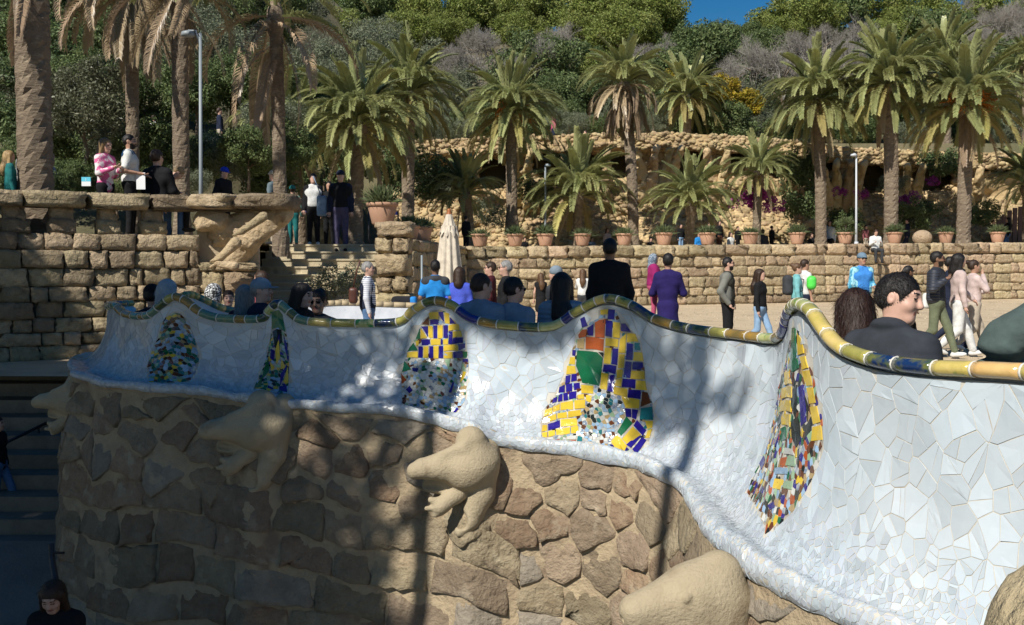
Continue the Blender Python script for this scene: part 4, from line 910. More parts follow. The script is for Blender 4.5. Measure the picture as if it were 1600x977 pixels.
def palm(u, vb, vc, y, rpx, label, rt=.24, n=60, du=0, dead=0., group='palms on the terrace', mix=(.2, .42, .28, .10), zb=None, skirt=0, R=None, seed=None, hlen=1., fruit=0, skz=0):
    """trunk foot at pixel (u, vb) or height zb, crown heart at (u+du, vc)"""
    SEQ[0] += 1; q = np.random.default_rng((seed or SEQ[0])+300); c = P(u+du, vc, y); b0 = P(u, vb, y)
    if zb is not None: b0[2] = zb
    H = c[2]-b0[2]; R = R or rpx*.95*y/FPX
    t = thing('palm_tree', label, 'palm', (b0[0], b0[1], b0[2]), group)
    place('trunk', palm_trunk(H, rt, (c[0]-b0[0], 0), SEQ[0]), t)
    hx = np.array((c[0]-b0[0], 0, H)); ks = ['young', 'mid', 'low', 'hang']; a = q.uniform(0, 6.28)
    b = MB(); b.lathe(hx, [(rt*.9, -.55), (rt*1.45, -.25), (rt*1.3, .05), (rt*.5, .35)], 12); place('heart', b.mesh('heart', M_PTR), t)
    n = int(n*1.8)
    for i in range(n):
        f = i/n; k = 0
        while k < 3 and f > sum(mix[:k+1]): k += 1
        if dead and ((k >= 2 and q.random() < dead)): me = fronds('dead')[q.integers(4)]
        else: me = fronds(ks[k])[q.integers(len(fronds(ks[k])))]
        s = R*(1.02, 1.12, 1.1, 1.0)[k]*q.uniform(.86, 1.1)*1.12; a += 2.39996
        o = place('frond', me, t, tuple(hx+np.array((math.cos(a)*rt*.6, math.sin(a)*rt*.6, (.25, .12, -.05, -.25)[k]))), (q.normal(0, .16), q.normal(0, .06), a), (s, s, s))
    for i in range(skirt):
        a += 2.39996; s = R*q.uniform(.7, 1.05); place('dead_frond', fronds('dead')[q.integers(2)], t, tuple(hx+np.array((math.cos(a)*rt*.8, math.sin(a)*rt*.8, -.45-.5*q.random()-skz))), (q.normal(0, .2), q.uniform(0, .25), a), (s, s, s))
    for i in range(fruit):
        a = q.uniform(PI, 2*PI); e = np.array((math.cos(a)*.75, math.sin(a)*.75, q.uniform(-.25, .25))); bm = MB(); 
        for j in range(34):
            w_ = e+q.normal(0, .16, 3)*(1, 1, 1.5); bm.tube([w_, w_+q.normal(0, .12, 3)-(0, 0, .1)], [.03, .02], 4)
        bm.tube([np.zeros(3), e*.6+(0, 0, .15), e], [.03, .025, .02], 5)
        fo = place('fruit_cluster', bm.mesh('fruit_cluster', mat('orange_dates', (.55, .19, .02), (.4, .12, .02), scale=9, rough=.6)), t, tuple(hx)); fo['kind'] = 'stuff'
    return t
TZ = 2.03
palm(800, 355, 178, 46, 80, 'tall palm with orange-tinged heart, between the umbrella and the first lamp post', .26, 66, -3, fruit=2)
palm(990, 380, 135, 46, 66, 'tall palm with a thick shaggy skirt of brown dead fronds', .25, 62, -15, dead=.8, skirt=34, zb=TZ)
palm(1283, 350, 160, 47, 82, 'tall palm standing in front of the ivy-covered bank', .26, 66, -6, zb=TZ)
palm(1392, 370, 132, 45, 84, 'thick-trunked tall palm right of the white lamp post', .31, 66, -2, zb=TZ)
palm(1505, 375, 165, 44, 92, 'tall palm bearing bright orange date clusters', .30, 66, 6, fruit=9, zb=TZ)
palm(1478, 250, 100, 58, 66, 'palm crown peeping up behind the palm with orange dates', .25, 50, 0, zb=7.5)
palm(1073, 205, 152, 60, 62, 'short palm growing on the upper walk in front of yellow foliage', .28, 56, 0, zb=8.2, mix=(.2, .4, .28, .12))
palm(555, 330, 195, 34, 98, 'broad dark-hearted palm right of the top of the stairs', .26, 64, 4, zb=TZ)
palm(637, 310, 150, 39, 84, 'palm with arching fronds behind the broad palm at the stairs', .25, 60, 2, zb=TZ)
palm(468, 330, 205, 38, 90, 'low palm half hidden behind the slim bare trunk', .25, 58, -16, zb=TZ)
palm(735, 372, 305, 43, 62, 'stubby dark green palm behind the folded umbrella', .22, 40, -8, zb=TZ, mix=(.3, .5, .18, .02))
palm(903, 378, 305, 46, 82, 'low wide palm with glossy fronds beside the lamp post', .22, 48, 0, zb=TZ, mix=(.3, .5, .18, .02))
palm(1078, 385, 322, 44, 70, 'small palm with upright fronds behind the flowerpots', .20, 44, 2, zb=TZ, mix=(.3, .5, .2, 0))
palm(1182, 370, 272, 46, 54, 'slender small palm in front of the magenta flowers', .20, 46, 3, zb=TZ, mix=(.25, .45, .25, .05))
palm(1605, 375, 290, 47, 56, 'palm cut by the right edge, lower than its neighbours', .22, 44, 0, zb=TZ, mix=(.3, .5, .2, 0))
palm(1602, 250, 105, 60, 44, 'far palm crown high at the right edge', .22, 40, 0, zb=7.5)
# palms of the left terrace: tall, their hearts near or above the top of the picture
palm(56, 300, -430, 16.5, 0, 'stout palm trunk standing behind the balustrade at far left',   .27, 8, -14, group='tall palms on the left terrace', R=1.7, dead=.5, skirt=4, skz=3.1, zb=TZ, mix=(.7, .3, 0, 0))
palm(284, 320, -30, 21, 0, 'palm with dead hanging fronds beside the street lamp', .17, 10, -4, group='tall palms on the left terrace', R=1.75, dead=.75, skirt=4, zb=TZ, mix=(.2, .3, .25, .25))
palm(438, 325, 22, 22.5, 0, 'slim palm with a long bare trunk and sparse crown left of the stairs', .15, 12, -8, group='tall palms on the left terrace', R=2.3, dead=.7, skirt=4, zb=TZ, mix=(.3, .36, .24, .10))
palm(208, 300, -32, 26, 0, 'palm with long drooping dry fronds above the shrubbery', .17, 30, -2, group='tall palms on the left terrace', R=2.2, dead=.85, skirt=5, zb=TZ, mix=(.2, .25, .3, .25))
# ================================================================ GROTTO WALL, HILL AND WOODS
def ss(a, b, x): t = np.clip((np.asarray(x, float)-a)/(b-a), 0, 1); return t*t*(3-2*t)
VT = lambda u: np.interp(u, (600, 850, 1040, 1200, 1330, 1450, 1600, 1780), (222, 212, 207, 216, 231, 236, 240, 246))
CAVES = [(700, 287, 46, 32), (770, 272, 27, 29), (862, 259, 36, 23), (920, 259, 23, 22), (968, 259, 20, 20), (1078, 261, 29, 32), (1152, 249, 23, 17), (1230, 259, 36, 22), (1290, 255, 20, 16), (1363, 277, 27, 26), (1456, 273, 34, 28), (1560, 259, 42, 14), (1650, 272, 33, 26)]
def gy(u, v):
    u = np.asarray(u, float); v = np.asarray(v, float); vt = VT(u); d = v-vt
    y = 52.4-1.5*ss(300, 392, v)-.9*(fbm(u/60, v/34, 31)-.5)*2*ss(20, 60, d)-.45*(fbm(u/22, v/16, 35)-.5)
    y = y-.8*(1-ss(22, 30, d))
    for cu, cv, ru, rv in CAVES:
        q = np.sqrt(((u-cu)/ru)**2+(np.minimum(v-cv, (v-cv)*1.0)/rv)**2)
        y = y+3.4*(1-ss(.72, 1.04, q))*ss(23, 30, d)
    return y
gt = thing('grotto_wall', 'rough golden rock retaining wall with dark caves and leaning stone brackets', 'stone wall', (10, 51, 2))
us = np.arange(610, 1790, 5.); vs_ = np.linspace(0, 1, 44); UU, TT_ = np.meshgrid(us, vs_, indexing='ij'); VV = VT(UU)+TT_*(398-VT(UU))
def P_(u, v, y):
    a = (488.5-v)/FPX; q = (a*y*CP-y*SP)/(CP+a*SP); d = y*CP-q*SP; return np.stack(((u-800)/FPX*d, y, EYE+q), -1)
X = P_(UU, VV, gy(UU, VV))
M_ROCK = mat('golden_rock', (.44, .31, .155), (.54, .40, .215), scale=.9, bump=.10, bscale=3.2, rough=.95, c3=(.26, .19, .11), s3=.6, t3=.56)
M_RUB = mat('rubble', (.47, .34, .175), (.57, .43, .245), scale=1.2, bump=.06, bscale=7, rough=.95, rnd=.25, isl=.25, hue=.012)
add('rock_face', X.reshape(-1, 3), gridF(*X.shape[:2])[:, ::-1], M_ROCK, gt, True)
# the walk on top of it
top = P_(us, VT(us), gy(us, VT(us))); bk = top+np.array((0, 9, .1)); add('upper_walk', np.vstack((top, bk)), [(i, i+1, len(us)+i+1, len(us)+i) for i in range(len(us)-1)], M_SAND, gt)
ico = bpy.data.meshes.new('i'); import bmesh
bm = bmesh.new(); bmesh.ops.create_icosphere(bm, subdivisions=1, radius=1); IV = np.array([v.co[:] for v in bm.verts]); IF = np.array([[v.index for v in f.verts] for f in bm.faces]); bm.free(); bpy.data.meshes.remove(ico)
def rubble(name, pts, sz, parent, m, flat=.8):
    n = len(pts); r = np.random.default_rng(5); V = IV[None]*(.75+.5*r.random((n, len(IV), 1)))*np.asarray(sz)[:, None, None]*np.array((1.25, .8, flat)); a = r.uniform(-.5, .5, n)
    x = V[..., 0]*np.cos(a)[:, None]-V[..., 2]*np.sin(a)[:, None]; z = V[..., 0]*np.sin(a)[:, None]+V[..., 2]*np.cos(a)[:, None]; V = np.stack((x, V[..., 1], z), -1)+np.asarray(pts)[:, None]
    o = add(name, V.reshape(-1, 3), (IF[None]+(np.arange(n)*len(IV))[:, None, None]).reshape(-1, 3), m, parent); o['kind'] = 'stuff'; return o
r = np.random.default_rng(11); pu = r.uniform(612, 1785, 11000); pt = r.random(11000); pv_ = VT(pu)+pt*(390-VT(pu)); d_ = pv_-VT(pu)
keep = (fbm(pu/70, pv_/40, 77) > .36) | (d_ < 26); pu, pv_, d_ = pu[keep], pv_[keep], d_[keep]; pz = P_(pu, pv_, gy(pu, pv_)+.02); sz = np.where(d_ < 27, r.uniform(.08, .17, len(pu)), r.uniform(.08, .21, len(pu)))
rubble('rubble', pz, sz, gt, M_RUB)
GB = blocks(M_RUB, 6, rough=.16, rd=.35); n_ = 0
for _ in range(2500):
    u, v = random.uniform(1000, 1600), random.uniform(255, 375)
    if n_ >= 290: break
    if any(((u-a)/c)**2+((v-b)/d)**2 < 1.05 for a, b, c, d in CAVES) or fbm(u/55, v/45, 61) < .5: continue
    c = P(u, v, float(gy(u, v))+.05); s_ = random.uniform(.24, .42); place('stone', random.choice(GB), gt, tuple(c-np.array(gt.location)), (random.uniform(-.3, .3), random.uniform(-.4, .4), random.uniform(-.4, .4)), (s_*1.25, s_*.8, s_*.85)); n_ += 1
for u, du in ((1003, -6), (1020, 4), (1036, 12), (1046, 18), (1112, -8), (1128, 8), (1292, -10), (1306, 2), (1322, 8), (1336, 14), (1402, -8), (1416, 2), (1430, 12), (1512, -8), (1528, 4), (945, 6), (890, -8), (898, 8), (740, 8), (808, -6), (822, 6)):
    vt = float(VT(u)); f = Sdf(); f.rc(P(u, vt+72, 51.6), P(u+du, vt+26, 50.6), .30, .20, k=.1); f.rc(P(u, vt+72, 51.6), P(u, vt+100, 52), .36, .4, k=.1); V, F = f.surf(.09); V = V+.42*(fbm(V[:, 0]*4, V[:, 2]*4, 12, 3)-.5)[:, None]; add('bracket', V, F, M_RUB, gt)
# ---- terrain
def terr(x, y):
    x = np.asarray(x, float); y = np.asarray(y, float)
    zr = np.where(y < 53.6, -1.2, 8.2+.38*np.maximum(y-62, 0)); zl = 2.0+.46*np.maximum(y-27, 0)
    zl = np.where(y > 62, np.minimum(zl, 8.2+.38*(y-62)+10), zl); k = ss(-13, -6.5, x+.0*y); k = np.where(y > 50, ss(-22, -12, x), k)
    z = zr*k+zl*(1-k); z = np.minimum(z, 29.5+.01*(y-130)+2*np.sin(x*.04)); return z+.5*(fbm(x*.15, y*.15, 3)-.5)*(y > 60)
tx, ty = np.meshgrid(np.arange(-150, 190, 3.), np.concatenate((np.arange(25, 70, 1.2), np.arange(70, 230, 4.))), indexing='ij')
struct(add('hillside', np.stack((tx, ty, terr(tx, ty)), -1).reshape(-1, 3), gridF(*tx.shape), mat('hill_ground', (.10, .095, .045), (.16, .13, .07), scale=.35, bump=.15, bscale=2, rough=.95), None, True))
KL = {'pine': ('layered dark pine', 'pines and oaks on the hill'), 'dark': ('deep green oak', 'pines and oaks on the hill'), 'olive': ('grey olive tree', 'olive trees on the slope'), 'bare': ('bare grey tree', 'bare trees on the slope'), 'yellow': ('golden yellow leafed shrub', 'golden shrubs on the upper walk')}
def where(u, v):
    a = ['behind the tall left palms', 'above the stairs', 'above the folded umbrella', 'above the shaggy brown palm', 'below the patch of blue sky', 'above the ivy-covered bank', 'above the orange-date palm'][int(np.searchsorted((400, 620, 860, 1050, 1190, 1400), u))]
    b = 'along the skyline' if v < 45 else ('high on the hillside' if v < 95 else 'on the lower slope'); return f'{b} {a}'
def hill(kind, u, v, r, h=.75, zs=1., extra='', dy=0):
    k = (410-v)/1500; y = -dy+ min(max((16.4-h*r*.06)/max(.38-k, .03), 60), 150)
    base, g = KL[kind]; return tree(kind, u, v, y, r, f'{base} {where(u, v)}', g, zs)
def pick(u, v):
    if v < 62:
        if u > 1480 and v > 12: return 'bare'
        return random.choice(('pine', 'pine', 'pine', 'pine', 'dark'))
    if v < 120:
        if 470 < u < 665: return 'olive'
        if 680 < u < 900: return 'bare' if random.random() < .7 else 'dark'
        if 1000 < u < 1060: return 'bare'
        if 1060 <= u < 1130: return 'dark'
        if 1130 <= u < 1345: return 'bare'
        if u > 1480: return random.choice(('bare', 'bare', 'dark'))
        return random.choice(('pine', 'dark', 'dark'))
    return random.choice(('dark', 'olive', 'dark'))
for v0, r0, step in ((18, 62, 62), (62, 52, 58), (105, 52, 58), (150, 44, 56), (188, 36, 50)):
    u = 395+random.uniform(0, 40)
    while u < 1660:
        v = v0+random.uniform(-14, 14); r = r0*random.uniform(.8, 1.25)
        e = abs(u-1117)
        if e < 62+r*.9 and v-r < 32:
            if e < 62: v = 36+r
            else: u += math.copysign(62+r*.9-e, u-1117)
        hill(pick(u, v), u, v, r); u += step*random.uniform(.8, 1.2)
for u, v, r in ((1075, 62, 28), (1175, 62, 30), (1090, 82, 34), (1150, 80, 34), (1205, 75, 34), (1128, 50, 20), (1152, 58, 26), (1108, 66, 30)): hill('dark', u, v, r)
for u, v, r in ((730, 100, 52), (840, 85, 50), (1180, 100, 62), (1260, 85, 70), (1320, 90, 60), (1150, 120, 50), (1560, 40, 70), (1600, 60, 60), (1035, 85, 40), (800, 110, 46), (705, 95, 44), (770, 70, 40), (1225, 110, 60), (1290, 60, 46), (1345, 110, 40), (1530, 70, 50)): hill('bare', u, v, r, dy=11)
for u, v, r in ((1158, 162, 34), (1130, 140, 30), (1062, 128, 26), (1100, 150, 26)): tree('yellow', u, v, 63, r, ('rounded golden yellow shrub on the upper walk', 'golden shrub rising behind the short upper palm', 'yellow leaves left of the short upper palm', 'yellow leaves right behind the short upper palm')[[1158, 1130, 1062, 1100].index(u)], 'golden shrubs on the upper walk', .95)
for i, (u, v, r, y) in enumerate(((1020, 195, 30, 60), (950, 198, 34, 60), (890, 190, 36, 60), (1340, 205, 34, 60), (1430, 208, 38, 60), (1230, 196, 34, 60), (1540, 215, 34, 60), (780, 195, 40, 60), (700, 200, 40, 58), (1120, 195, 26, 61))):
    tree('dark' if i % 2 else 'olive', u, v, y, r, f'low {"dark" if i % 2 else "greyish"} shrub on the upper walk {where(u, 150)[len("on the lower slope "):]}', 'shrubs along the upper walk', .7)
# left slope: dense dark shrubbery with a path across it
for v0, r0, step, y0 in ((285, 34, 46, 25), (240, 48, 50, 28.5), (190, 52, 54, 33), (135, 60, 58, 38), (75, 66, 62, 45), (15, 72, 66, 55), (-10, 72, 50, 61)):
    u = -40+random.uniform(0, 30)
    while u < 440:
        v = v0+random.uniform(-16, 16); r = r0*random.uniform(.8, 1.2)
        if not (168 < u < 420 and 165 < v < 215) and not (v0 == 285 and u > 350):
            tree(random.choice(('dark', 'dark', 'bush', 'olive') if u < 240 else ('dark', 'olive', 'dark')), u, v, y0+random.uniform(-1, 1), r, f'dense shrub {("at the foot of", "low on", "half way up", "on", "high on", "at the top of", "beyond the top of")[(285, 240, 190, 135, 75, 15, -10).index(v0)]} left slope {"left of" if u < 120 else ("behind" if u < 300 else "right of")} the lamp palms', 'shrubs on the shady left slope', .95)
        u += step*random.uniform(.8, 1.25)
# bank plants in front of the grotto
for kind, u, v, y, r, lab in (('bush', 1250, 262, 49.5, 42, 'grey-leaved ivy bush hanging over the right caves'), ('bush', 1255, 318, 49, 37, 'dense dark ivy bush at the foot of the bank behind the flowerpots'), ('mag', 1176, 315, 47.0, 34, 'bright magenta bougainvillea behind the slender small palm'), ('mag', 1208, 322, 47.4, 20, 'magenta blossom beside the ivy bush'), ('mag', 1312, 300, 49.2, 12, 'small magenta blossom left of the white lamp post'), ('mag', 1345, 305, 49.2, 13, 'violet blossom behind the white lamp post'), ('mag', 1460, 283, 50, 13, 'violet blossom hanging below the second right cave'), ('mag', 1420, 312, 49.3, 18, 'dull pink blossom above the dark bush by the trunk'),
    ('bush', 1318, 345, 48.5, 29, 'dark bush in the shade behind the white lamp post'), ('bush', 1432, 335, 48.6, 34, 'dark rounded bush between the two thick palm trunks'), ('bush', 1532, 335, 48.3, 29, 'dark green bush right of the orange-date palm trunk'), ('bush', 1470, 255, 50.3, 34, 'green creeper hanging from the parapet over the cave'), ('oliveb', 1395, 288, 50, 26, 'pale green creeper spreading on the rock beside a trunk'), ('oliveb', 760, 335, 46, 34, 'grey-green bush behind the umbrella top'), ('oliveb', 690, 290, 44, 52, 'grey-green bush on the shaded bank above the pots'), ('bush', 645, 270, 42, 50, 'dark bush in the shade left of the umbrella'), ('bush', 845, 300, 49, 34, 'thin creeper on the rocks behind the first lamp post'), ('bush', 590, 250, 46, 52, 'dark shrub behind the broad palm'), ('bush', 505, 250, 45, 60, 'dark shrub in deep shade above the stairs'), ('bush', 420, 290, 30, 44, 'clipped green shrub left of the stair top'), ('bush', 380, 250, 31, 44, 'tall green shrub beside the lamp post'), ('dark', 330, 240, 30, 40, 'dark clipped shrub behind the street lamp'),
    ('oliveb', 522, 446, 19, 48, 'airy grey-green bush at the foot of the stairs'), ('bush', 95, 285, 17.6, 26, 'low yellow-flowered bush behind the balustrade'), ('bush', 150, 289, 17.5, 20, 'small low bush beside the cyan card'), ('near', 130, 175, 26, 66, 'sunlit mixed shrub with ochre leaves behind the stout trunk'), ('near', 85, 130, 27, 50, 'sprawling shrub with yellowing leaves left of the tall palms'), ('near', 170, 120, 28, 46, 'tangled shrub between the two left palm trunks')):
    if kind == 'near': 
        TN['near'] = ('shrub', 'shrub')
    tree(kind, u, v, y, r, lab, None, .9, trunk=kind == 'near')
# ---- big pines out of the picture on the lower ground; they throw the dappled shade
for i, (kd, x, y, z, R, zs) in enumerate((('shade', -11.2, 2.2, 8.8, 3.9, .75), ('shade', -10.6, 1.0, 6.0, 2.9, .8), ('shade', -16.0, 6.9, 8.3, 4.2, .75), ('pine', -17.5, 12.5, 9.5, 4.4, .8), ('shade', -9.5, -2.5, 5.0, 3.2, .7), ('shade', -6.8, -5.5, 5.2, 3.2, .7), ('sparse', -7.0, 3.0, 9.2, 2.1, .7), ('sparse', -3.75, .6, 9.7, 1.35, .75), ('shade', -4.5, 3.6, 9.7, 2.0, .75))):
    t = tree(kd, 0, 0, 0, R, 'broad pine on the lower ground beyond the edge of the picture', 'shade pines on the lower ground', zs, at=(x, y, z), trunk=False)
    place('trunk', palm_trunk(z+2.8, .2 if kd != 'sparse' and i < 3 else .075, (0, 0), 400+i, .2), t, (0, 0, -(z+2.7)/(R*zs)), scale=(1/R, 1/R, 1/(R*zs)))
r = np.random.default_rng(23); gx = r.uniform(-3, 22, 5200); gy_ = r.uniform(9.5, 40, 5200); ok_ = (np.abs(gx) < gy_*.62) & (gx > -1.5+.0*gy_) & (np.hypot(gx-1, gy_-8) > 2.5)
gpts = np.stack((gx, gy_, np.full(len(gx), .004)), 1)[ok_]; gr_ = rubble('gravel', gpts, r.uniform(.008, .026, len(gpts)), None, mat('gravel_stones', (.36, .28, .18), (.5, .42, .32), scale=3, rough=.95, isl=.3)); gr_['label'] = 'loose gravel and bits scattered on the sandy plaza'; gr_['category'] = 'gravel'
# ================================================================ STREET FURNITURE
M_LAMP = mat('grey_paint', (.24, .27, .29), rough=.45, spec=.5); M_IRON = MATS['dark_iron']
def lamp(u, v0, v1, y, r, lab, arm, m=M_LAMP):
    b0, t1 = P(u, v1, y), P(u, v0, y); b0[2] = TZ; t = thing('street_lamp', lab, 'street lamp', tuple(b0)); tube_obj('post', [b0, b0+(t1-b0)*.3, t1], [r*1.5, r, r*.8], m, t)
    e = t1+np.array((arm, 0, .05)); tube_obj('arm', [t1-(0, 0, .25), t1+(arm*.4, 0, .05), e], r*.6, m, t); q = MB(); q.lathe(e+np.array((0, 0, -.08)), [(.05, .08), (.13, .05), (.15, -.02), (.08, -.05)], 12); q.obj('lamp_head', m, t, True); tube_obj('base', [b0, b0+(0, 0, .5)], r*1.9, m, t)
lamp(313, 52, 305, 20, .04, 'tall grey street lamp on the left terrace', -.25); lamp(852, 258, 372, 45, .055, 'thin grey lamp post among the palms behind the pots', .12); lamp(1338, 242, 382, 43.6, .05, 'pale lamp post in front of the right caves', -.12, mat('white_paint', (.5, .52, .54), rough=.4))
M_POT = mat('terracotta', (.42, .235, .15), (.48, .285, .185), scale=3, bump=.004, bscale=40, rough=.85, rnd=.12)
pot_me = None
def pot(u, y, z, lab, s=1., tall=False):
    global pot_me
    if pot_me is None: b = MB(); b.lathe((0, 0, 0), [(.27, 0), (.30, .05), (.41, .5), (.405, .52), (.45, .53), (.46, .62), (.43, .63), (.40, .56), (.1, .55)], 24); pot_me = b.mesh('pot', M_POT, True)
    c = P(u, 400, y); t = thing('flowerpot', lab, 'flowerpot', (c[0], c[1], z), 'terracotta pots on the terrace walls', scale=s); place('pot', pot_me, t)
    if 'spk' not in CR:
        r = np.random.default_rng(3); V = []; F = []
        for i in range(420):
            a = r.uniform(0, 6.28); e = r.uniform(.15, 1.5); L = r.uniform(.35, .72); d = np.array((math.cos(a)*math.cos(e), math.sin(a)*math.cos(e), math.sin(e))); o_ = np.array((r.normal(0, .13), r.normal(0, .13), .56)); w_ = np.cross(d, r.normal(size=3)); w_ = w_/np.linalg.norm(w_)*.018; m_ = o_+d*L*.6; tip = o_+d*L-(0, 0, L*.12); b = len(V); V += [o_-w_*.6, o_+w_*.6, m_+w_, m_-w_, tip]; F += [(b, b+1, b+2, b+3), (b+3, b+2, b+4)]
        CR['spk'] = mesh('plant', V, F, L_POT)
    place('plant', CR['spk'], t, rot=(0, 0, random.uniform(0, 6)), scale=(1, 1, random.uniform(.8, 1.05)))
    if tall: tube_obj('stem', [(0, 0, .5), (.03, 0, 1.1)], .05, M_BARK, t, local=True); place('plant', CR['spk'], t, (.03, 0, .62), scale=(.75, .75, .8))
pot(598, 21.3, 2.42, 'large terracotta pot with a bushy plant on top of the stair pillar', .78); pot(640, 24.5, 2.15, 'terracotta pot just behind the stair pillar', .62); pot(660, 26.0, 2.15, 'terracotta pot left of the umbrella tip', .66)
wally = lambda u: float(C1[1]+(C2[1]-C1[1])*np.clip((u-728)/(1760-728), 0, 1)**.82)
def wy(u):
    k = (u-800)/FPX; d = C2-C1; t = (k*C1[1]-C1[0])/(d[0]-k*d[1]); return float(C1[1]+d[1]*t)
for u, lab in ((750, 'terracotta pot right beside the folded umbrella'), (805, 'terracotta pot under the palm with the orange-tinged heart'), (852, 'terracotta pot at the foot of the first thin lamp post'), (910, 'terracotta pot left of the man in black'), (975, 'terracotta pot partly hidden by the man in black'), (1037, 'terracotta pot above the woman carrying a toddler'), (1105, 'terracotta pot beside the small palm with upright fronds'), (1172, 'terracotta pot below the magenta blossoms'), (1245, 'terracotta pot in front of the dark ivy bush'), (1320, 'terracotta pot holding a little tree by the white lamp post'), (1397, 'terracotta pot at the foot of the thick palm trunk'), (1477, 'terracotta pot between the stone ball and the orange-date palm'), (1558, 'terracotta pot beside the brown gate')):
    pot(u, wy(u)+.42, wall_top(P(u, 400, wy(u))[0], wy(u))+.01, lab, .74 if u > 1000 else .70, u == 1320)
t = thing('stone_ball', 'rounded stone ball on the terrace edge beside a pot', 'stone ball', tuple(P(1441, 372, wy(1441)+.7))); f = Sdf(); f.el((0, 0, 0), (.40, .38, .34)); V, F = f.surf(.05); add('ball', V, F, M_STONE2, t, True, local=True)
g = thing('wooden_gate', 'brown double gate with an arched top at the right edge', 'gate', tuple(P(1590, 375, 49.6))); M_GATE = mat('gate_wood', (.16, .09, .075), (.12, .07, .06), scale=2, rough=.7)
for i in range(9):
    u = 1556+i*8.4; h = 40-((i-4.5)*2.0)**2*.25; a, b_ = P(u, 378, 49.6), P(u+8, 378-h, 49.6); q = MB(); q.box((a+b_)/2, (abs(b_[0]-a[0])-.02, .08, b_[2]-a[2]+1.0)); q.obj('plank', M_GATE, g)
sp_ = thing('stone_post', 'dark rounded stone edge close by at the lower right corner', 'stone post', (.72, 1.12, -2.7)); f = Sdf(); f.rc((.83, 1.2, -2.0), (.76, 1.2, 1.10), .16, .13, .05).rc((.72, 1.2, 1.1), (.80, 1.22, 1.21), .10, .08, .05); V, F = f.surf(.025); V = V+.05*(fbm(V[:, 0]*9, V[:, 2]*9, 14)-.5)[:, None]; add('shaft', V, F, M_STONE, sp_, True)
# folded parasol
um = thing('folded_parasol', 'closed cream parasol with a brown finial standing on the plaza', 'parasol', (P(702, 400, 18)[0], 18, 0)); M_CAN = cloth('cream_canvas', (.66, .58, .47)); 
def folded(z0, z1, r0, r1, n=11, dep=.32, rows=10):
    V = []; F = []; k = n*6
    for i in range(rows+1):
        t_ = i/rows; z_ = z0+(z1-z0)*t_; r_ = r0+(r1-r0)*t_**.9
        for j in range(k): a = 2*PI*j/k; rr = r_*(1-dep*(1-t_*.6)*(.5+.5*math.cos(n*a+.5*math.sin(3*a)))); V.append((rr*math.cos(a), rr*math.sin(a), z_+(.05*math.cos(n*a) if i == 0 else 0)))
    F = [(i*k+j, i*k+(j+1) % k, (i+1)*k+(j+1) % k, (i+1)*k+j) for i in range(rows) for j in range(k)]; return V, F
V, F = folded(.9, 2.28, .34, .15); add('canopy', V, F, M_CAN, um, True, local=True); V, F = folded(2.12, 2.50, .20, .05, 9, .2, 6); add('top_flap', V, F, M_CAN, um, True, local=True)
b = MB(); b.lathe((0, 0, 2.46), [(.045, 0), (.055, .05), (.03, .08), (.045, .11), (.02, .14)], 12); add('finial', b.V, b.F, mat('finial_wood', (.35, .12, .04), rough=.4), um, True, local=True)
tube_obj('pole', [(0, 0, 0), (0, 0, 2.4)], .025, mat('pole_wood', (.3, .2, .1), rough=.5), um, local=True); b = MB(); b.lathe((0, 0, 0), [(.3, 0), (.3, .06), (.08, .09)], 16); add('base', b.V, b.F, M_IRON, um, local=True)
# barrier tape, bag, cards
M_TAPE = mat('violet_tape', (.10, .10, .42), (.14, .13, .5), scale=3, rough=.45)
def tape(u0, v0, u1, v1, y, lab, w_=.06):
    a, b_ = P(u0, v0, y), P(u1, v1, y); t = thing('barrier_tape', lab, 'barrier tape', tuple((a+b_)/2)); q = MB(); q.box((a+b_)/2, (np.linalg.norm(b_-a), .006, w_), 0); o = q.obj('strap', M_TAPE, t)
    for e in (a, b_): tube_obj('post', [(e[0], e[1], e[2]-.85), (e[0], e[1], e[2]+.05)], .022, M_IRON, t)
tape(576, 334, 622, 333, 26.5, 'blue barrier strap at the top of the stairs', .09); tape(585, 482, 652, 482, 17.5, 'violet barrier strap behind the bench near the bag', .07); tape(455, 331, 492, 329, 25.5, 'violet barrier strap behind the woman in the white top', .08)
t = thing('metal_pole', 'thin grey metal pole left of the parasol', 'pole', tuple(P(659, 440, 17)*(1, 1, 0))); tube_obj('shaft', [P(659, 440, 17)*(1, 1, 0), P(659, 399, 17)], .018, M_LAMP, t)
lg = thing('stone_ledge', 'low stone ledge at the foot of the stair pillar', 'ledge', tuple(P(625, 480, 19.5)*(1, 1, 0))); b = MB(); b.box((lg.location.x, 19.7, .35), (1.3, .8, .7)); b.obj('block', M_STONE2, lg)
bgk = thing('duffel_bag', 'black and blue bag lying on the ledge below the pillar', 'bag', (lg.location.x+.08, 19.6, .71)); f = Sdf(); f.bx((0, 0, .1), (.26, .15, .10), rd=.08); V, F = f.surf(.02); add('body', V, F, cloth('black_nylon', (.02, .02, .025)), bgk, True, local=True); f = Sdf(); f.bx((.19, -.05, .11), (.07, .12, .085), rd=.05); V, F = f.surf(.02); add('side_pocket', V, F, cloth('blue_nylon', (.03, .25, .7)), bgk, True, local=True)
c = P(135, 291, 15.0); t = thing('information_card', 'small folded cyan and white card on the balustrade', 'card', tuple(c)); b = MB(); b.box(c+(0, 0, .035), (.14, .02, .07)); b.obj('lower_half', mat('white_card', (.75, .76, .78), rough=.6), t); b = MB(); b.box(c+(0, 0, .105), (.14, .02, .068)); b.obj('upper_half', mat('cyan_card', (.10, .52, .68), rough=.6), t); b = MB(); b.box(c+(0, -.012, .10), (.006, .004, .04)); b.obj('mark', MATS['white_card'], t)
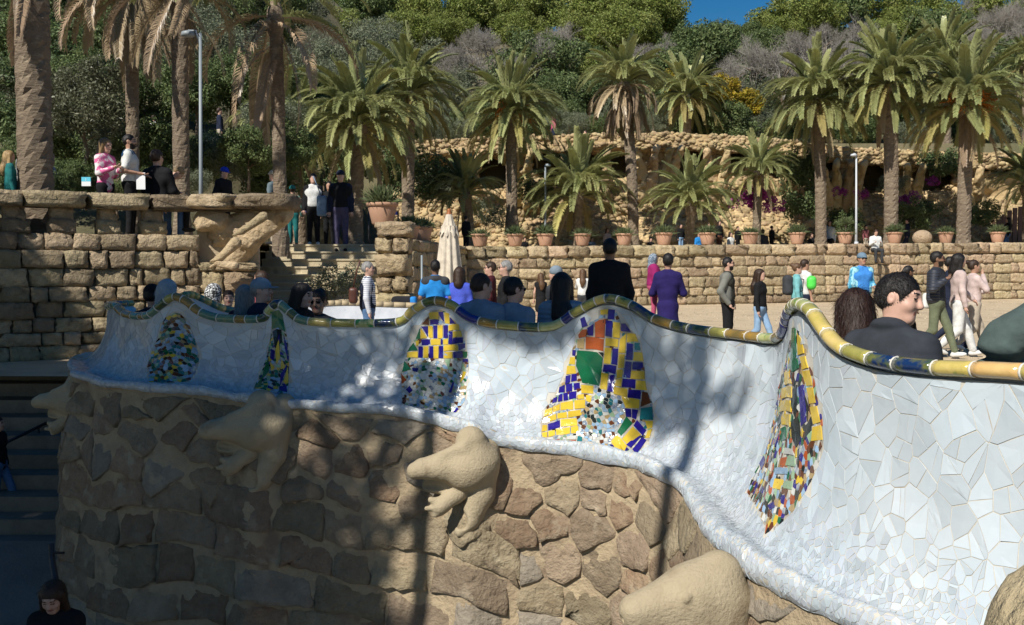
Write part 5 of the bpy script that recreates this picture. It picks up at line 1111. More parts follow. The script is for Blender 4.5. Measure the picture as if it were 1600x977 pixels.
# the far curve of the bench, its sitting side towards us
def inner(pts, lab, cap):
    Q = crom(np.array([P(*a) for a in pts]), np.linspace(0, len(pts)-1, 60)); t = thing('bench_curve', lab, 'bench', tuple(Q[30]*(1, 1, 0)))
    V = []; 
    for q in Q:
        for o_, z_ in ((0, q[2]), (-.05, q[2]-.1), (-.12, .5), (-.2, .45), (-.5, .46), (-.55, .4), (-.5, 0)): V.append((q[0], q[1]+o_, z_))
    add('backrest', V, gridF(60, 7), mat('bench_white', (.60, .62, .65), (.5, .52, .56), scale=7, rough=.3, bump=.004, bscale=40), t, True)
    for i in range(0, 60-4, 4): tube_obj('rim_tile', [Q[i], Q[i+2], Q[min(i+4, 59)]], .05, random.choice(cap), t)
inner(((284, 470, 12.2), (285, 463, 12.35), (300, 461, 12.5), (322, 470, 12.7), (348, 482, 12.9), (385, 488, 13.2), (430, 492, 13.6)), 'white inner back of the bench where it curves round behind the seated people', [RG['te'], RG['ol'], RG['cr']])
inner(((482, 476, 16.0), (520, 474, 16.2), (560, 474, 16.3), (600, 476, 16.4), (660, 478, 16.5)), 'white inner back of the far bench in front of the bush', [mat('bench_cap', (.42, .33, .2), (.36, .28, .17), scale=6, rough=.6)])
# ================================================================ PEOPLE
def skinm(n, c): return mat('skin_'+n, c, tuple(x*.86 for x in c), scale=14, rough=.5, bump=.0006, bscale=120)
SKF = skinm('fair', (.60, .36, .27)); SKM = skinm('tan', (.46, .26, .175)); SKD = skinm('brown', (.22, .115, .07)); LIP_M = mat('lips', (.36, .12, .10), rough=.5); EYE_M = mat('eye_dark', (.03, .022, .02), rough=.3)
def hairm(n, c): return mat('hair_'+n, c, tuple(x*.55 for x in c), scale=60, rough=.5, bump=.008, bscale=70, stretch=(1, 1, .16), spec=.35)
H_BLK = hairm('black', (.014, .011, .010)); H_BRN = hairm('brown', (.045, .024, .014)); H_LBR = hairm('light_brown', (.13, .07, .035)); H_BLO = hairm('blonde', (.45, .30, .14)); H_GRY = hairm('grey', (.30, .29, .28)); H_GLO = hairm('glossy_brown', (.032, .014, .009))
C = {}
def cl(n, r, g, b, **k):
    if n not in C: C[n] = cloth('cloth_'+n, (r, g, b), **k)
    return C[n]
BLKC = cl('black', .012, .012, .014); NAVY = cl('navy', .018, .024, .05); CHAR = cl('charcoal', .05, .053, .06); DEN = cl('denim', .10, .19, .36); LDEN = cl('light_denim', .27, .42, .62); WHT = cl('white', .72, .72, .70); GRYJ = cl('grey_wool', .20, .20, .175)
TEAL = cl('teal', .02, .17, .17); PINK = cl('pink', .50, .09, .18); LPNK = cl('pale_pink', .60, .47, .44); OLV = cl('olive', .16, .18, .11); BEI = cl('beige', .50, .43, .34); BLU = cl('bright_blue', .025, .27, .72); VIO = cl('violet_blue', .08, .12, .62); GREEN = cl('bottle_green', .075, .105, .098)
LTEAL = cl('pale_teal', .20, .50, .52); PURP = cl('purple', .022, .014, .10); MAGE = cl('magenta', .32, .02, .13); LBLU = cl('pale_blue', .22, .29, .38); SHOW = cl('shoe_white', .75, .74, .72); SHOD = cl('shoe_dark', .025, .025, .028); PUFB = mat('puffer_navy', (.022, .026, .038), (.03, .034, .048), scale=6, wave=.007, bscale=7, rough=.6, local=True); PUFL = mat('puffer_pale_blue', (.17, .25, .33), (.22, .30, .38), scale=6, wave=.007, bscale=7, rough=.65, local=True)
PATP = mat('pink_white_print', (.66, .12, .30), (.74, .68, .68), scale=7, rough=.9, ramp=(.48, .52)); PATB = mat('blue_print', (.04, .26, .42), (.32, .62, .72), scale=16, rough=.8, ramp=(.46, .54), stretch=(1, 1, .5)); PATW = mat('black_white_print', (.02, .02, .022), (.6, .6, .6), scale=38, rough=.9, ramp=(.5, .54)); PLAID = mat('plaid_shirt', (.05, .09, .12), (.16, .2, .22), scale=14, rough=.9, stretch=(1, 1, .4))
def striped():
    m = mat('striped_jersey', (.72, .72, .74)); N = m.node_tree.nodes; L = m.node_tree.links; tc = N.new('ShaderNodeTexCoord'); w_ = N.new('ShaderNodeTexWave'); w_.bands_direction = 'Z'; w_.inputs['Scale'].default_value = 9; w_.inputs['Distortion'].default_value = .3; mx = N.new('ShaderNodeMix'); mx.data_type = 'RGBA'; mx.inputs[6].default_value = (.74, .75, .78, 1); mx.inputs[7].default_value = (.08, .1, .2, 1); r = N.new('ShaderNodeMapRange'); r.inputs['From Min'].default_value = .72; r.inputs['From Max'].default_value = .85
    L.new(tc.outputs['Object'], w_.inputs['Vector']); L.new(w_.outputs['Fac'], r.inputs['Value']); L.new(r.outputs[0], mx.inputs[0]); L.new(mx.outputs[2], N['Principled BSDF'].inputs['Base Color']); return m
STRIPE = striped()
ARM = {'down': ((.0, .06, -.28), (.05, .07, -.53)), 'bent': ((-.04, .08, -.27), (.2, -.0, -.31)), 'phone': ((.05, .06, -.27), (.27, -.06, -.17)), 'face': ((.14, .08, -.20), (.15, -.10, .08)), 'fwd': ((.12, .06, -.25), (.30, .05, -.42)), 'back': ((-.15, .07, -.24), (-.16, .08, -.50)), 'pocket': ((-.10, .13, -.27), (.06, .09, -.50)),
       'strap': ((.02, .15, -.25), (.17, .0, -.10)), 'lap': ((.05, .08, -.27), (.30, -.02, -.28)), 'carry': ((.05, .1, -.27), (.30, -.08, -.22)), 'out': ((.08, .12, -.24), (.34, .12, -.26))}
def toucher(R): return lambda V, loc, sc: (np.asarray(V)-loc)@R/sc
def person(label, u, vtop, s, face, floor=0., pose='stand', yaw=0., nod=0., lean=0., arms=('down', 'down'), hair=('short', H_BRN), top=CHAR, sleeves='long', legs=('trousers', NAVY), shoes=SHOD, skin=SKF, fem=False, hat=None, glasses=False, beard=None, hem=.9, group=None, h=None, size=None, layer=None, fat=1., scarf=None):
    y = 1500/s; hp = P(u, vtop, y); sit = pose == 'sit'; D = math.radians
    sc = size or (hp[2]-floor)/(1.345 if sit else 1.755)
    if size: floor = hp[2]-size*(1.345 if sit else 1.755)
    dz = -.37 if sit else 0.; U = np.array(Matrix.Rotation(lean, 3, 'Y')); HM = np.array(Matrix.Rotation(D(yaw), 3, 'Z') @ Matrix.Rotation(nod, 3, 'Y')); piv = np.array((0, 0, .95)); HN = np.array((0, 0, 1.5))
    ub = lambda p: U@(np.array(p)-piv)+piv+(0, 0, dz); hd = lambda p: ub(HN+HM@(np.array(p)-HN)); RH = U@HM
    vx = h or min(max(.95/(s*.64)/sc, .0075), .034); vb = vx
    FA = D(face); off = ub((0, 0, 1.6)); RZ = np.array(Matrix.Rotation(FA, 3, 'Z')); o2 = RZ@off*sc
    t = thing('person', label, 'person', (hp[0]-o2[0], hp[1]-o2[1], floor), group, FA, sc)
    near = vx < .02; body = Sdf(); w_ = .085 if fem else .105
    # head
    body.el(hd((0, 0, 1.655)), (.098, .077, .105), RH, .02).el(hd((.028, 0, 1.585)), (.067, .057, .068), RH, .03).rc(hd((.07, -.012, 1.546)), hd((.07, .012, 1.546)), .024, k=.03)
    body.rc(ub((-.015, 0, 1.40)), hd((0, 0, 1.57)), .058 if not fem else .05, .052 if not fem else .045, .03)
    if near:
        body.rc(hd((.090, 0, 1.672)), hd((.112, 0, 1.620)), .011, .0165, .018).rc(hd((.082, -.038, 1.674)), hd((.082, .038, 1.674)), .013, k=.02)
        for g in (-1, 1): body.el(hd((-.012, g*.078, 1.633)), (.020, .010, .031), RH, .008).el(hd((-.008, g*.090, 1.636)), (.010, .007, .017), RH, .006, sub=True).el(hd((.062, g*.036, 1.612)), (.032, .03, .03), RH, .02).el(hd((.104, g*.033, 1.652)), (.012, .017, .009), RH, .014, sub=True).el(hd((.086, g*.033, 1.651)), (.012, .014, .011), RH, .006)
        body.rc(hd((.085, -.016, 1.588)), hd((.085, .016, 1.588)), .0095, k=.008).rc(hd((.083, -.014, 1.575)), hd((.083, .014, 1.575)), .010, k=.008)
    # trunk and limbs
    body.rc(ub((0, 0, 1.0)), ub((0, 0, 1.34)), .095, .1, .06).rc(ub((0, -w_, 1.36)), ub((0, w_, 1.36)), .055, k=.04).rc(ub((0, 0, 1.4)), ub((0, 0, 1.3)), .05, .07, .05)
    J = {}; A = []
    for g, a in ((1, arms[0]), (-1, arms[1])):
        e, wr = ARM[a]; sh = np.array((0, g*(w_+.065), 1.40)); el = sh+np.array((e[0], g*e[1], e[2])); wr = sh+np.array((wr[0], g*wr[1], wr[2]))
        sh, el, wr = ub(sh), ub(el), ub(wr); A.append((sh, el, wr)); d = (wr-el)/np.linalg.norm(wr-el); k = .045
        body.rc(sh, el, .043*fat, .036, .04).rc(el, wr, .036, .025, .03)
        lat = np.cross(d, (0, 0, 1.) if abs(d[2]) < .8 else (1., 0, 0)); lat /= np.linalg.norm(lat)
        body.rc(wr, wr+d*.05, .026, .03, .02).rc(wr+d*.04-lat*.02, wr+d*.07-lat*.024, .018, .017, .015).rc(wr+d*.04+lat*.02, wr+d*.07+lat*.024, .018, .017, .015)
        J[g] = (wr, d, lat)
    L = []
    for g in (1, -1):
        if pose == 'walk': hip, kn, an = ((0, .08*g, .9), (.17, .085*g, .51), (.28, .085*g, .11)) if g > 0 else ((0, .08*g, .9), (-.02, .085*g, .47), (-.32, .085*g, .17))
        elif sit: hip, kn, an = (0, .09*g, .55), (.43, .13*g, .53), (.41, .12*g, .09)
        else: hip, kn, an = (0, .085*g, .9), (.012, .09*g, .49), (-.015, .1*g, .085)
        hip, kn, an = map(np.array, (hip, kn, an)); L.append((hip, kn, an)); body.rc(hip, kn, .07, .05, .05).rc(kn, an, .05, .038, .04)
    body.el((0, 0, .92+dz), (.1, .13, .1), k=.06)
    V, F = body.surf(vb); midx = np.zeros(len(F), int); hc = hair[1]
    if near:
        c = V[F].mean(1); q = ((c-piv-(0, 0, dz))@U+piv-HN)@HM+HN; ay = np.abs(q[:, 1])
        midx[(q[:, 0] > .068) & (np.abs(ay-.033) < .014) & (np.abs(q[:, 2]-1.651) < .0062)] = 1
        midx[(q[:, 0] > .06) & (ay > .014) & (ay < .052) & (np.abs(q[:, 2]-1.677) < .0052)] = 2
        midx[(q[:, 0] > .074) & (ay < .023) & (np.abs(q[:, 2]-1.582) < .010)] = 3
        if beard: midx[(q[:, 2] < 1.598) & (q[:, 2] > 1.515) & (q[:, 0] > .015) & (midx != 3)] = 2; midx[(q[:, 0] > .075) & (ay < .03) & (np.abs(q[:, 2]-1.6) < .006)] = 2
    V = list(V); F = [tuple(f) for f in F]; midx = list(midx)
    if s > 45:        # fingers: unequal, slightly curled, the thumb from the side of the palm
        for g in (1, -1):
            wr, d, lat = J[g]; nrm = np.cross(d, lat); mb = MB()
            for i, (o_, ln) in enumerate(((-.027, .060), (-.009, .072), (.009, .070), (.026, .054))):
                a = wr+d*.072+lat*o_; b = a+d*ln*.5+nrm*.008*g; e = b+d*ln*.36+nrm*.022*g; mb.tube([a-d*.012, b, e], [.0088, .0082, .0062], 6)
            a = wr+d*.025+lat*.03; mb.tube([a, a+lat*.026+d*.022, a+lat*.034+d*.05+nrm*.01*g], [.011, .010, .0075], 6)
            b0 = len(V); V += mb.V; F += [tuple(i+b0 for i in f) for f in mb.F]; midx += [0]*len(mb.F)
    place('body', mesh('body', V, F, [skin, EYE_M, hc, LIP_M], midx, True), t)
    # clothes
    T = Sdf(); ft = fat
    T.rc(ub((.005, -w_, 1.30)), ub((.005, w_, 1.30)), .115*ft, k=.06).el(ub((.005, 0, 1.13)), (.125*ft, .165*ft, .2), U, .06)
    T.el(ub((0, 0, max(hem, .82)+.1)), (.128*ft, .172*ft, .14), U, .06)
    for g, (sh, el, wr) in zip((1, -1), A):
        T.rc(ub((0, g*.06, 1.43)), sh, .058, .066*ft, .05)
        if sleeves == 'long': T.rc(sh, el, .066*ft, .054*ft, .04).rc(el, el+(wr-el)*.95, .054*ft, .043, .03)
        elif sleeves == 'short': T.rc(sh, sh+(el-sh)*.75, .066*ft, .062, .04)
        else: T.rc(sh, sh+(el-sh)*.1, .055, k=.03)
    T.rc(ub((-.018, -.05, 1.40)), ub((-.018, .05, 1.40)), .092*ft, k=.05).el(ub((-.016, 0, 1.478)), (.075, .075, .042), U, .03)
    if s > 200: T.el(ub((-.025, 0, 1.50)), (.090, .092, .045), U, .02); T.rc(ub((-.03, .03, 1.505)), ub((.07, .075, 1.44)), .03, .025, .02).rc(ub((-.03, -.03, 1.505)), ub((.07, -.075, 1.44)), .03, .025, .02)
    V, F = T.surf(vx*1.05)
    if s > 120: V = V+(.03*(fbm(V[:, 0]*4+V[:, 1]*3, V[:, 2]*5, 47, 3)-.5))[:, None]*np.array((1, 1, .3))
    if near: V = V+(.012*(fbm(V[:, 0]*7+V[:, 1]*5, V[:, 2]*11, 17, 3)-.5))[:, None]*np.array((1, 1, .2))
    place('jacket' if sleeves == 'long' else 'shirt', mesh('jacket', V, F, top, None, True), t)
    if layer is not None:       # an open jacket, vest or yoke over the shirt
        m2, kind = layer; Q = Sdf()
        if kind == 'vest': Q.rc(ub((-.012, -w_, 1.30)), ub((-.012, w_, 1.30)), .13, k=.06).el(ub((-.012, 0, 1.1)), (.138, .185, .22), U, .06).el(ub((-.01, 0, .98)), (.138, .185, .14), U, .05).rc(ub((-.02, -.05, 1.45)), ub((-.02, .05, 1.45)), .062, k=.04)
        elif kind == 'open':
            for g, (sh, el, wr) in zip((1, -1), A): Q.rc(ub((-.02, g*.09, 1.36)), ub((-.02, g*.12, 1.0)), .105, .11, .05).rc(ub((-.01, g*.06, 1.43)), sh, .066, .075, .05).rc(sh, el, .075, .062, .04).rc(el, el+(wr-el)*.93, .062, .05, .03)
            Q.rc(ub((-.06, 0, 1.38)), ub((-.06, 0, .98)), .1, k=.05)
        elif kind == 'yoke': Q.rc(ub((-.005, -.15, 1.39)), ub((-.005, .15, 1.39)), .096, k=.05).el(ub((-.02, 0, 1.45)), (.1, .11, .065), U, .04)
        V, F = Q.surf(vx*1.05); place('vest' if kind == 'vest' else 'over_jacket', mesh('over_jacket', V, F, m2, None, True), t)
    kind, lm = legs; Q = Sdf(); Q.el((0, 0, .93+dz), (.125*ft, .168*ft, .12), k=.06)
    if kind == 'skirt': Q.rc((0, 0, .92), (0, 0, .62), .15, .19, .06)
    else:
        wd = 1.18 if kind == 'wide' else 1.
        for hip, kn, an in L:
            Q.rc(hip, kn, .092*wd*ft, .068*wd, .05)
            if kind == 'shorts': continue
            Q.rc(kn, an+(0, 0, .02), .068*wd, .054*wd, .03)
    V, F = Q.surf(vx*1.05)
    if near: V = V+(.010*(fbm(V[:, 0]*9+V[:, 1]*5, V[:, 2]*9, 27, 3)-.5))[:, None]*np.array((1, 1, .2))
    place('trousers' if kind != 'skirt' else 'skirt', mesh('trousers', V, F, lm, None, True), t)
    if not (s > 45 and sit and floor == 0 and s > 100):
        for i, (hip, kn, an) in enumerate(L):
            Q = Sdf(); tilt = -.35 if (pose == 'walk' and i == 1) else (.15 if pose == 'walk' else 0); R = np.array(Matrix.Rotation(-tilt, 3, 'Y')); Q.el(an+R@np.array((.05, 0, -.045)), (.135, .047, .042), R, .02).rc(an+(0, 0, .01), an+(-.02, 0, -.04), .045, .042, .02); V, F = Q.surf(max(vx, .012)); V[:, 2] = np.maximum(V[:, 2], .002) if pose != 'walk' else V[:, 2]; place('shoe', mesh('shoe', V, F, shoes, None, True), t)
    st, hm = hair
    if st != 'bald':
        Q = Sdf(); big = 1.0 if st != 'crop' else .965
        Q.el(hd((-.012, 0, 1.668)), (.108*big, .088*big, .106*big), RH, .02).rc(hd((-.06, -.03, 1.60 if st in ('long', 'shoulder') else 1.635)), hd((-.06, .03, 1.60 if st in ('long', 'shoulder') else 1.635)), .05*big if st in ('long', 'shoulder') else .042, k=.03)
        Q.el(hd((.12, 0, 1.605)), (.102 if st in ('short', 'crop') else .088, .12, .090), RH, .012, sub=True).el(hd((.06, 0, 1.51)), (.12, .13, .075), RH, .02, sub=True)
        for g in (-1, 1):
            if st in ('short', 'crop', 'pony', 'bun'): Q.el(hd((.0, g*.095, 1.63)), (.034, .03, .045), RH, .008, sub=True)
        if st == 'long': Q.rc(hd((-.05, 0, 1.66)), ub((-.12, 0, 1.36)), .088, .085, .04).rc(ub((-.12, -.06, 1.40)), ub((-.14, 0, 1.24)), .06, .05, .06)
        if st == 'shoulder': Q.rc(hd((-.045, 0, 1.66)), ub((-.085, 0, 1.46)), .09, .09, .04)
        if st in ('long', 'shoulder'):
            for g in (-1, 1): Q.rc(hd((.0, g*.075, 1.67)), ub((-.02, g*.09, 1.44)), .034, .036, .03)
        if st == 'long':
            for g in (-1, 1): Q.rc(ub((-.02, g*.09, 1.44)), ub((.06, g*.10, 1.27)), .036, .022, .03)
        if st == 'pony': Q.rc(hd((-.105, 0, 1.69)), hd((-.15, 0, 1.60)), .03, .036, .02).rc(hd((-.15, 0, 1.60)), hd((-.15, 0, 1.45)), .036, .02, .03)
        if st == 'bun': Q.el(hd((-.115, 0, 1.72)), (.05, .05, .048), k=.02)
        V, F = Q.surf(max(vx*.9, .007))
        cen = hd((0, 0, 1.65)); V = V+(V-cen)*(.05*(fbm(V[:, 0]*40+V[:, 1]*40, V[:, 2]*18, 8, 3)-.5))[:, None]
        if s > 100:      # loose strands over the mass
            V = np.asarray(V); F = np.asarray(F); fi = RNG.integers(0, len(F), 2600 if s > 200 else 900); c = V[F[fi]].mean(1); n = np.cross(V[F[fi, 1]]-V[F[fi, 0]], V[F[fi, 2]]-V[F[fi, 0]]); n /= np.linalg.norm(n, axis=1, keepdims=True)+1e-9
            g0 = np.array((.5, 0, -.5)) if st in ('short', 'crop') else np.array((0, 0, -1.)); g0 = RH@g0; d = g0-n*(n@g0)[:, None]+RNG.normal(0, .22, n.shape); d /= np.linalg.norm(d, axis=1, keepdims=True)+1e-9; w2 = np.cross(d, n); L2 = (.013 if st in ('short', 'crop') else .05)*(.6+.8*RNG.random(len(c)))[:, None]
            e = c+d*L2*.5+n*.002; q = np.stack((c-w2*.0011, c+w2*.0011, e+w2*.001+n*.001, c+d*L2+n*.003), 1).reshape(-1, 3); V = np.vstack((V, q)); F = np.vstack((F, np.arange(len(q)).reshape(-1, 4)+len(V)-len(q)))
        place('hair', mesh('hair', V, F, hm, None, True), t)
    if hat:
        hk, m3 = hat; Q = Sdf()
        if hk == 'cap': Q.el(hd((-.006, 0, 1.685)), (.112, .093, .095), RH, .02).el(hd((.0, 0, 1.60)), (.2, .2, .062), RH, .01, sub=True).el(hd((.125, 0, 1.672)), (.07, .066, .010), RH, .01)
        elif hk == 'beanie': Q.el(hd((-.01, 0, 1.69)), (.113, .096, .10), RH, .02).el(hd((.05, 0, 1.58)), (.2, .2, .068), RH, .01, sub=True)
        elif hk == 'hood': Q.el(hd((-.02, 0, 1.65)), (.125, .115, .14), RH, .03).rc(hd((-.05, 0, 1.6)), ub((-.05, 0, 1.42)), .1, .12, .05).el(hd((.13, 0, 1.64)), (.10, .075, .105), RH, .02, sub=True)
        V, F = Q.surf(max(vx*.9, .007)); place('cap' if hk == 'cap' else hk, mesh('cap', V, F, m3, None, True), t)
    if scarf is not None: Q = Sdf(); Q.el(ub((.01, 0, 1.47)), (.095, .095, .05), U, .03); V, F = Q.surf(vx); place('scarf', mesh('scarf', V, F, scarf, None, True), t)
    if glasses:
        b = MB()
        for g in (-1, 1):
            Q = Sdf(); Q.el(hd((.101, g*.034, 1.652)), (.008, .029, .020), RH); V, F = Q.surf(.005); b.put(V, F); b.tube([hd((.097, g*.06, 1.658)), hd((0, g*.086, 1.655))], .003, 4)
        b.tube([hd((.104, -.01, 1.657)), hd((.104, .01, 1.657))], .003, 4); place('sunglasses', b.mesh('sunglasses', mat('dark_lens', (.012, .01, .01), rough=.08), True), t)
    return t, sc, RZ
def worldpart(P3, name, V, F, m):
    t, sc, RZ = P3; return place(name, mesh(name, (np.asarray(V)-np.array(t.location))@RZ/sc, F, m, None, True), t)
def bag(name, label, c, d, m, rot=0., strap=None, cat='bag', h=.014, rd=.05):
    t = thing(name, label, cat, tuple(c), None, rot); f = Sdf(); f.bx((0, 0, 0), d, rd=min(rd, min(d)*.9)); V, F = f.surf(h); V = V*(1+.05*(fbm(V[:, 0]*15, V[:, 2]*15, 4)-.5))[:, None]; add('pouch', V, F, m, t, True, local=True)
    if strap is not None: tube_obj('strap', [np.array(q) for q in strap], .012, m, t, 6, True)
    return t
TE = TZ
# ---- walking on the plaza
person('man in black puffer jacket and olive trousers striding beside the pink jacket', 1465, 394, 94, -38, pose='walk', yaw=20, hair=('short', H_BLK), beard=True, top=cl('dark_knit', .03, .035, .045), layer=(PUFB, 'open'), legs=('trousers', OLV), shoes=SHOW, skin=SKD, glasses=True, arms=('down', 'strap'))
bag('shoulder_bag', 'white canvas bag hanging from the puffer jacket man shoulder', P(1451, 470, 16.0), (.10, .05, .13), WHT, strap=[(.02, -.03, .1), (.06, -.14, .36), (.12, -.1, .50), (.1, .0, .3)])
person('dark haired woman in pale pink jacket and white trousers, walking', 1499, 397, 93, -8, pose='walk', yaw=15, hair=('shoulder', H_BLK), top=LPNK, legs=('wide', WHT), shoes=SHOW, skin=SKF, fem=True, glasses=False, scarf=BLKC, arms=('fwd', 'down'), hem=.84)
person('woman in light jacket and beige trousers raising her hand to her face', 1522, 407, 88, 0, pose='walk', hair=('bun', H_BRN), top=LPNK, legs=('wide', BEI), shoes=SHOW, skin=SKM, fem=True, arms=('out', 'face'))
person('half hidden walker in navy trousers between the puffer jacket and pink jacket', 1486, 402, 86, -10, pose='walk', hair=('short', H_BLK), top=NAVY, legs=('trousers', NAVY), shoes=NAVY, skin=SKD)
person('woman in sunglasses with dark tied hair behind the seated man', 1420, 416, 84, 10, hair=('pony', H_BLK), top=BLKC, legs=('trousers', BLKC), skin=SKD, fem=True, glasses=True, pose='walk')
person('man in printed blue jacket and grey cap walking towards us', 1347, 396, 76, -80, hair=('short', H_LBR), hat=('cap', cl('cap_blue', .16, .24, .32)), top=cl('azure_tee', .06, .27, .72), layer=(PATB, 'open'), legs=('trousers', NAVY), skin=SKM, glasses=True, arms=('bent', 'down'), pose='walk')
person('bearded man in grey wool jacket with hands in black trousers', 1138, 403, 87, -20, hair=('crop', H_BLK), beard=True, top=cl('dark_turtleneck', .045, .045, .035), layer=(GRYJ, 'open'), legs=('wide', BLKC), skin=SKF, arms=('pocket', 'pocket'), glasses=True, yaw=15)
person('smiling woman with long brown hair, black top and light jeans', 1188, 421, 87, -35, pose='walk', hair=('long', H_BRN), top=BLKC, legs=('trousers', LDEN), skin=SKF, fem=True, glasses=False, arms=('down', 'down'), shoes=SHOD)
pt_ = person('woman in pale teal hooded jacket and sunglasses carrying a backpack', 1246, 412, 76, -15, hair=('bun', H_LBR), top=LTEAL, legs=('trousers', NAVY), skin=SKF, fem=True, glasses=True, pose='walk')
bag('backpack', 'grey and black backpack on the back of the teal jacket', P(1231, 446, 19.75), (.10, .13, .21), CHAR, rd=.09, strap=[(.1, -.1, .18), (.28, -.16, .12), (.26, -.16, -.1), (.1, -.1, -.18)])
person('dark haired man in white tee half behind the teal jacket', 1258, 406, 72, 10, hair=('short', H_BRN), top=WHT, sleeves='short', legs=('trousers', NAVY), skin=SKM, pose='walk')
bag('drawstring_bag', 'bright green drawstring bag carried beside the white tee', P(1268, 442, 20.6), (.10, .10, .15), mat('lime_nylon', (.07, .62, .05), (.1, .7, .1), scale=8, rough=.5, bump=.01, bscale=9), rd=.09)
# ---- the man in black, the mother and child
person('tall man in black jumper standing with his back to us', 953, 374, 122, 88, hair=('crop', H_BLK), top=BLKC, legs=('trousers', BLKC), skin=SKD, fat=1.12)
mo = person('woman in purple coat with black curly hair carrying a child', 1044, 397, 100, 80, hair=('short', H_BLK), top=PURP, legs=('skirt', PURP), skin=SKM, fem=True, arms=('carry', 'carry'), hem=.62)
ch = person('small child in magenta padded coat and speckled grey hat, held', 1022, 398, 98, -10, size=.62, hair=('bald', H_BRN), hat=('hood', mat('speckled_wool', (.10, .14, .2), (.35, .4, .45), scale=60, rough=.9, ramp=(.5, .56))), top=MAGE, legs=('trousers', PINK), skin=SKF, shoes=SHOW, arms=('lap', 'lap'), fat=1.45)
# ---- middle distance
person('grey haired woman in navy vest over striped sleeves, in profile', 575, 410, 97, 0, hair=('short', H_GRY), top=STRIPE, layer=(NAVY, 'vest'), legs=('trousers', DEN), skin=SKF, fem=True)
bag('handbag', 'brown leather handbag on the hip of the striped-sleeve woman', P(552, 462, 15.25), (.07, .06, .13), mat('brown_leather', (.10, .035, .022), (.07, .025, .016), scale=8, rough=.45), strap=[(.0, 0, .12), (.07, -.05, .4), (.12, -.05, .56)])
person('man in bright blue tee with dark yoke, back turned by the parasol', 680, 407, 100, 95, hair=('crop', H_BLK), top=BLU, sleeves='short', layer=(CHAR, 'yoke'), legs=('trousers', NAVY), skin=SKD, arms=('bent', 'bent'))
person('woman in violet blue hoodie with dark wavy hair, back turned', 718, 418, 100, 80, hair=('shoulder', H_BRN), top=VIO, legs=('trousers', NAVY), skin=SKM, fem=True, arms=('bent', 'down'))
person('man in sunglasses and dark red jumper looking left', 766, 410, 92, 180, hair=('short', H_BRN), top=cl('dark_red', .07, .012, .016), legs=('trousers', BLKC), skin=SKF, glasses=True)
person('older man with cropped grey hair and black coat looking left', 790, 408, 104, 178, hair=('crop', H_GRY), top=BLKC, legs=('trousers', BLKC), skin=SKF, glasses=True, fat=1.1)
person('long haired woman in black dress walking by the far wall', 845, 427, 63, 100, hair=('long', H_LBR), top=BLKC, sleeves='none', legs=('skirt', BLKC), skin=SKF, fem=True)
person('woman in white blouse with brown hair by the far wall', 911, 421, 62, 75, hair=('long', H_LBR), top=WHT, legs=('trousers', CHAR), skin=SKF, fem=True, arms=('face', 'down'))
person('person in grey beanie behind the pale blue puffer coat', 868, 418, 110, 150, hair=('bald', H_GRY), hat=('beanie', cl('beanie_grey', .20, .25, .30)), top=CHAR, legs=('trousers', BLKC), skin=SKF)
# ---- seated along the bench, seen from behind
SG = 'people sitting on the bench'
person('seated man with short dark hair and charcoal jacket, face turned right', 1398, 441, 260, 42, pose='sit', size=1.2, yaw=-80, nod=.12, lean=.16, hair=('short', H_BLK), top=cl('charcoal_wool', .035, .04, .05, bump=.002), legs=('trousers', NAVY), skin=SKF, arms=('lap', 'lap'), group=SG, h=.0062, fat=1.08)
person('seated person with glossy dark brown hair, only the crown showing', 1338, 464, 236, 80, pose='sit', size=1.15, arms=('lap', 'lap'), hair=('shoulder', H_GLO), top=CHAR, legs=('trousers', NAVY), fem=True, group=SG, lean=.1, nod=.25, h=.009)
gh = person('seated person in bottle green hooded jacket cut by the right edge', 1662, 440, 268, 60, pose='sit', size=1.05, hair=('short', H_BRN), top=GREEN, legs=('trousers', BLKC), group=SG, h=.010, lean=.1, fat=1.25)
f = Sdf(); y_ = 5.35; f.el(P(1588, 522, y_), (.20, .13, .125), np.array(Matrix.Rotation(-.38, 3, 'Y')), .05).el(P(1640, 500, y_+.05), (.2, .14, .13), k=.08).el(P(1560, 545, y_-.02), (.10, .10, .055), np.array(Matrix.Rotation(.25, 3, 'Y')), k=.05).el(P(1590, 590, y_+.05), (.30, .14, .13), k=.04); V, F = f.surf(.011); V = V+.035*(fbm(V[:, 0]*6+V[:, 2]*4, V[:, 2]*9, 55, 3)-.5)[:, None]; worldpart(gh, 'hood', V, F, GREEN)
person('seated man with cropped brown hair and pale blue collar', 752, 435, 152, 70, pose='sit', size=1.06, hair=('crop', H_BRN), top=LBLU, legs=('trousers', NAVY), skin=SKF, group=SG, yaw=-35, lean=.1, fat=1.1)
person('seated man with thick black hair in a dusky blue shirt', 803, 441, 152, 60, pose='sit', size=1.03, hair=('short', H_BLK), top=LBLU, legs=('trousers', NAVY), skin=SKF, group=SG, yaw=-30, lean=.1, glasses=True)
person('seated woman with long black hair in pale blue puffer coat', 878, 434, 150, 80, pose='sit', size=1.08, hair=('long', H_BLK), top=PUFL, legs=('trousers', NAVY), fem=True, group=SG, fat=1.2)
person('seated person wearing a pale blue sun hat and dark jacket', 262, 446, 142, 70, pose='sit', size=1.0, hair=('shoulder', cl('pale_cloth', .34, .40, .46)), hat=('beanie', cl('pale_cloth2', .36, .42, .48)), top=NAVY, legs=('trousers', NAVY), group=SG)
person('seated person with dark cap beside the pale sun hat', 238, 452, 138, 85, pose='sit', size=1.0, hair=('short', H_BLK), hat=('cap', BLKC), top=NAVY, legs=('trousers', NAVY), group=SG)
person('seated older man in grey blue cap and navy jumper', 408, 443, 140, 40, pose='sit', size=1.05, yaw=-40, hair=('crop', H_GRY), hat=('cap', cl('cap_grey_blue', .22, .30, .38)), top=NAVY, legs=('trousers', NAVY), group=SG)
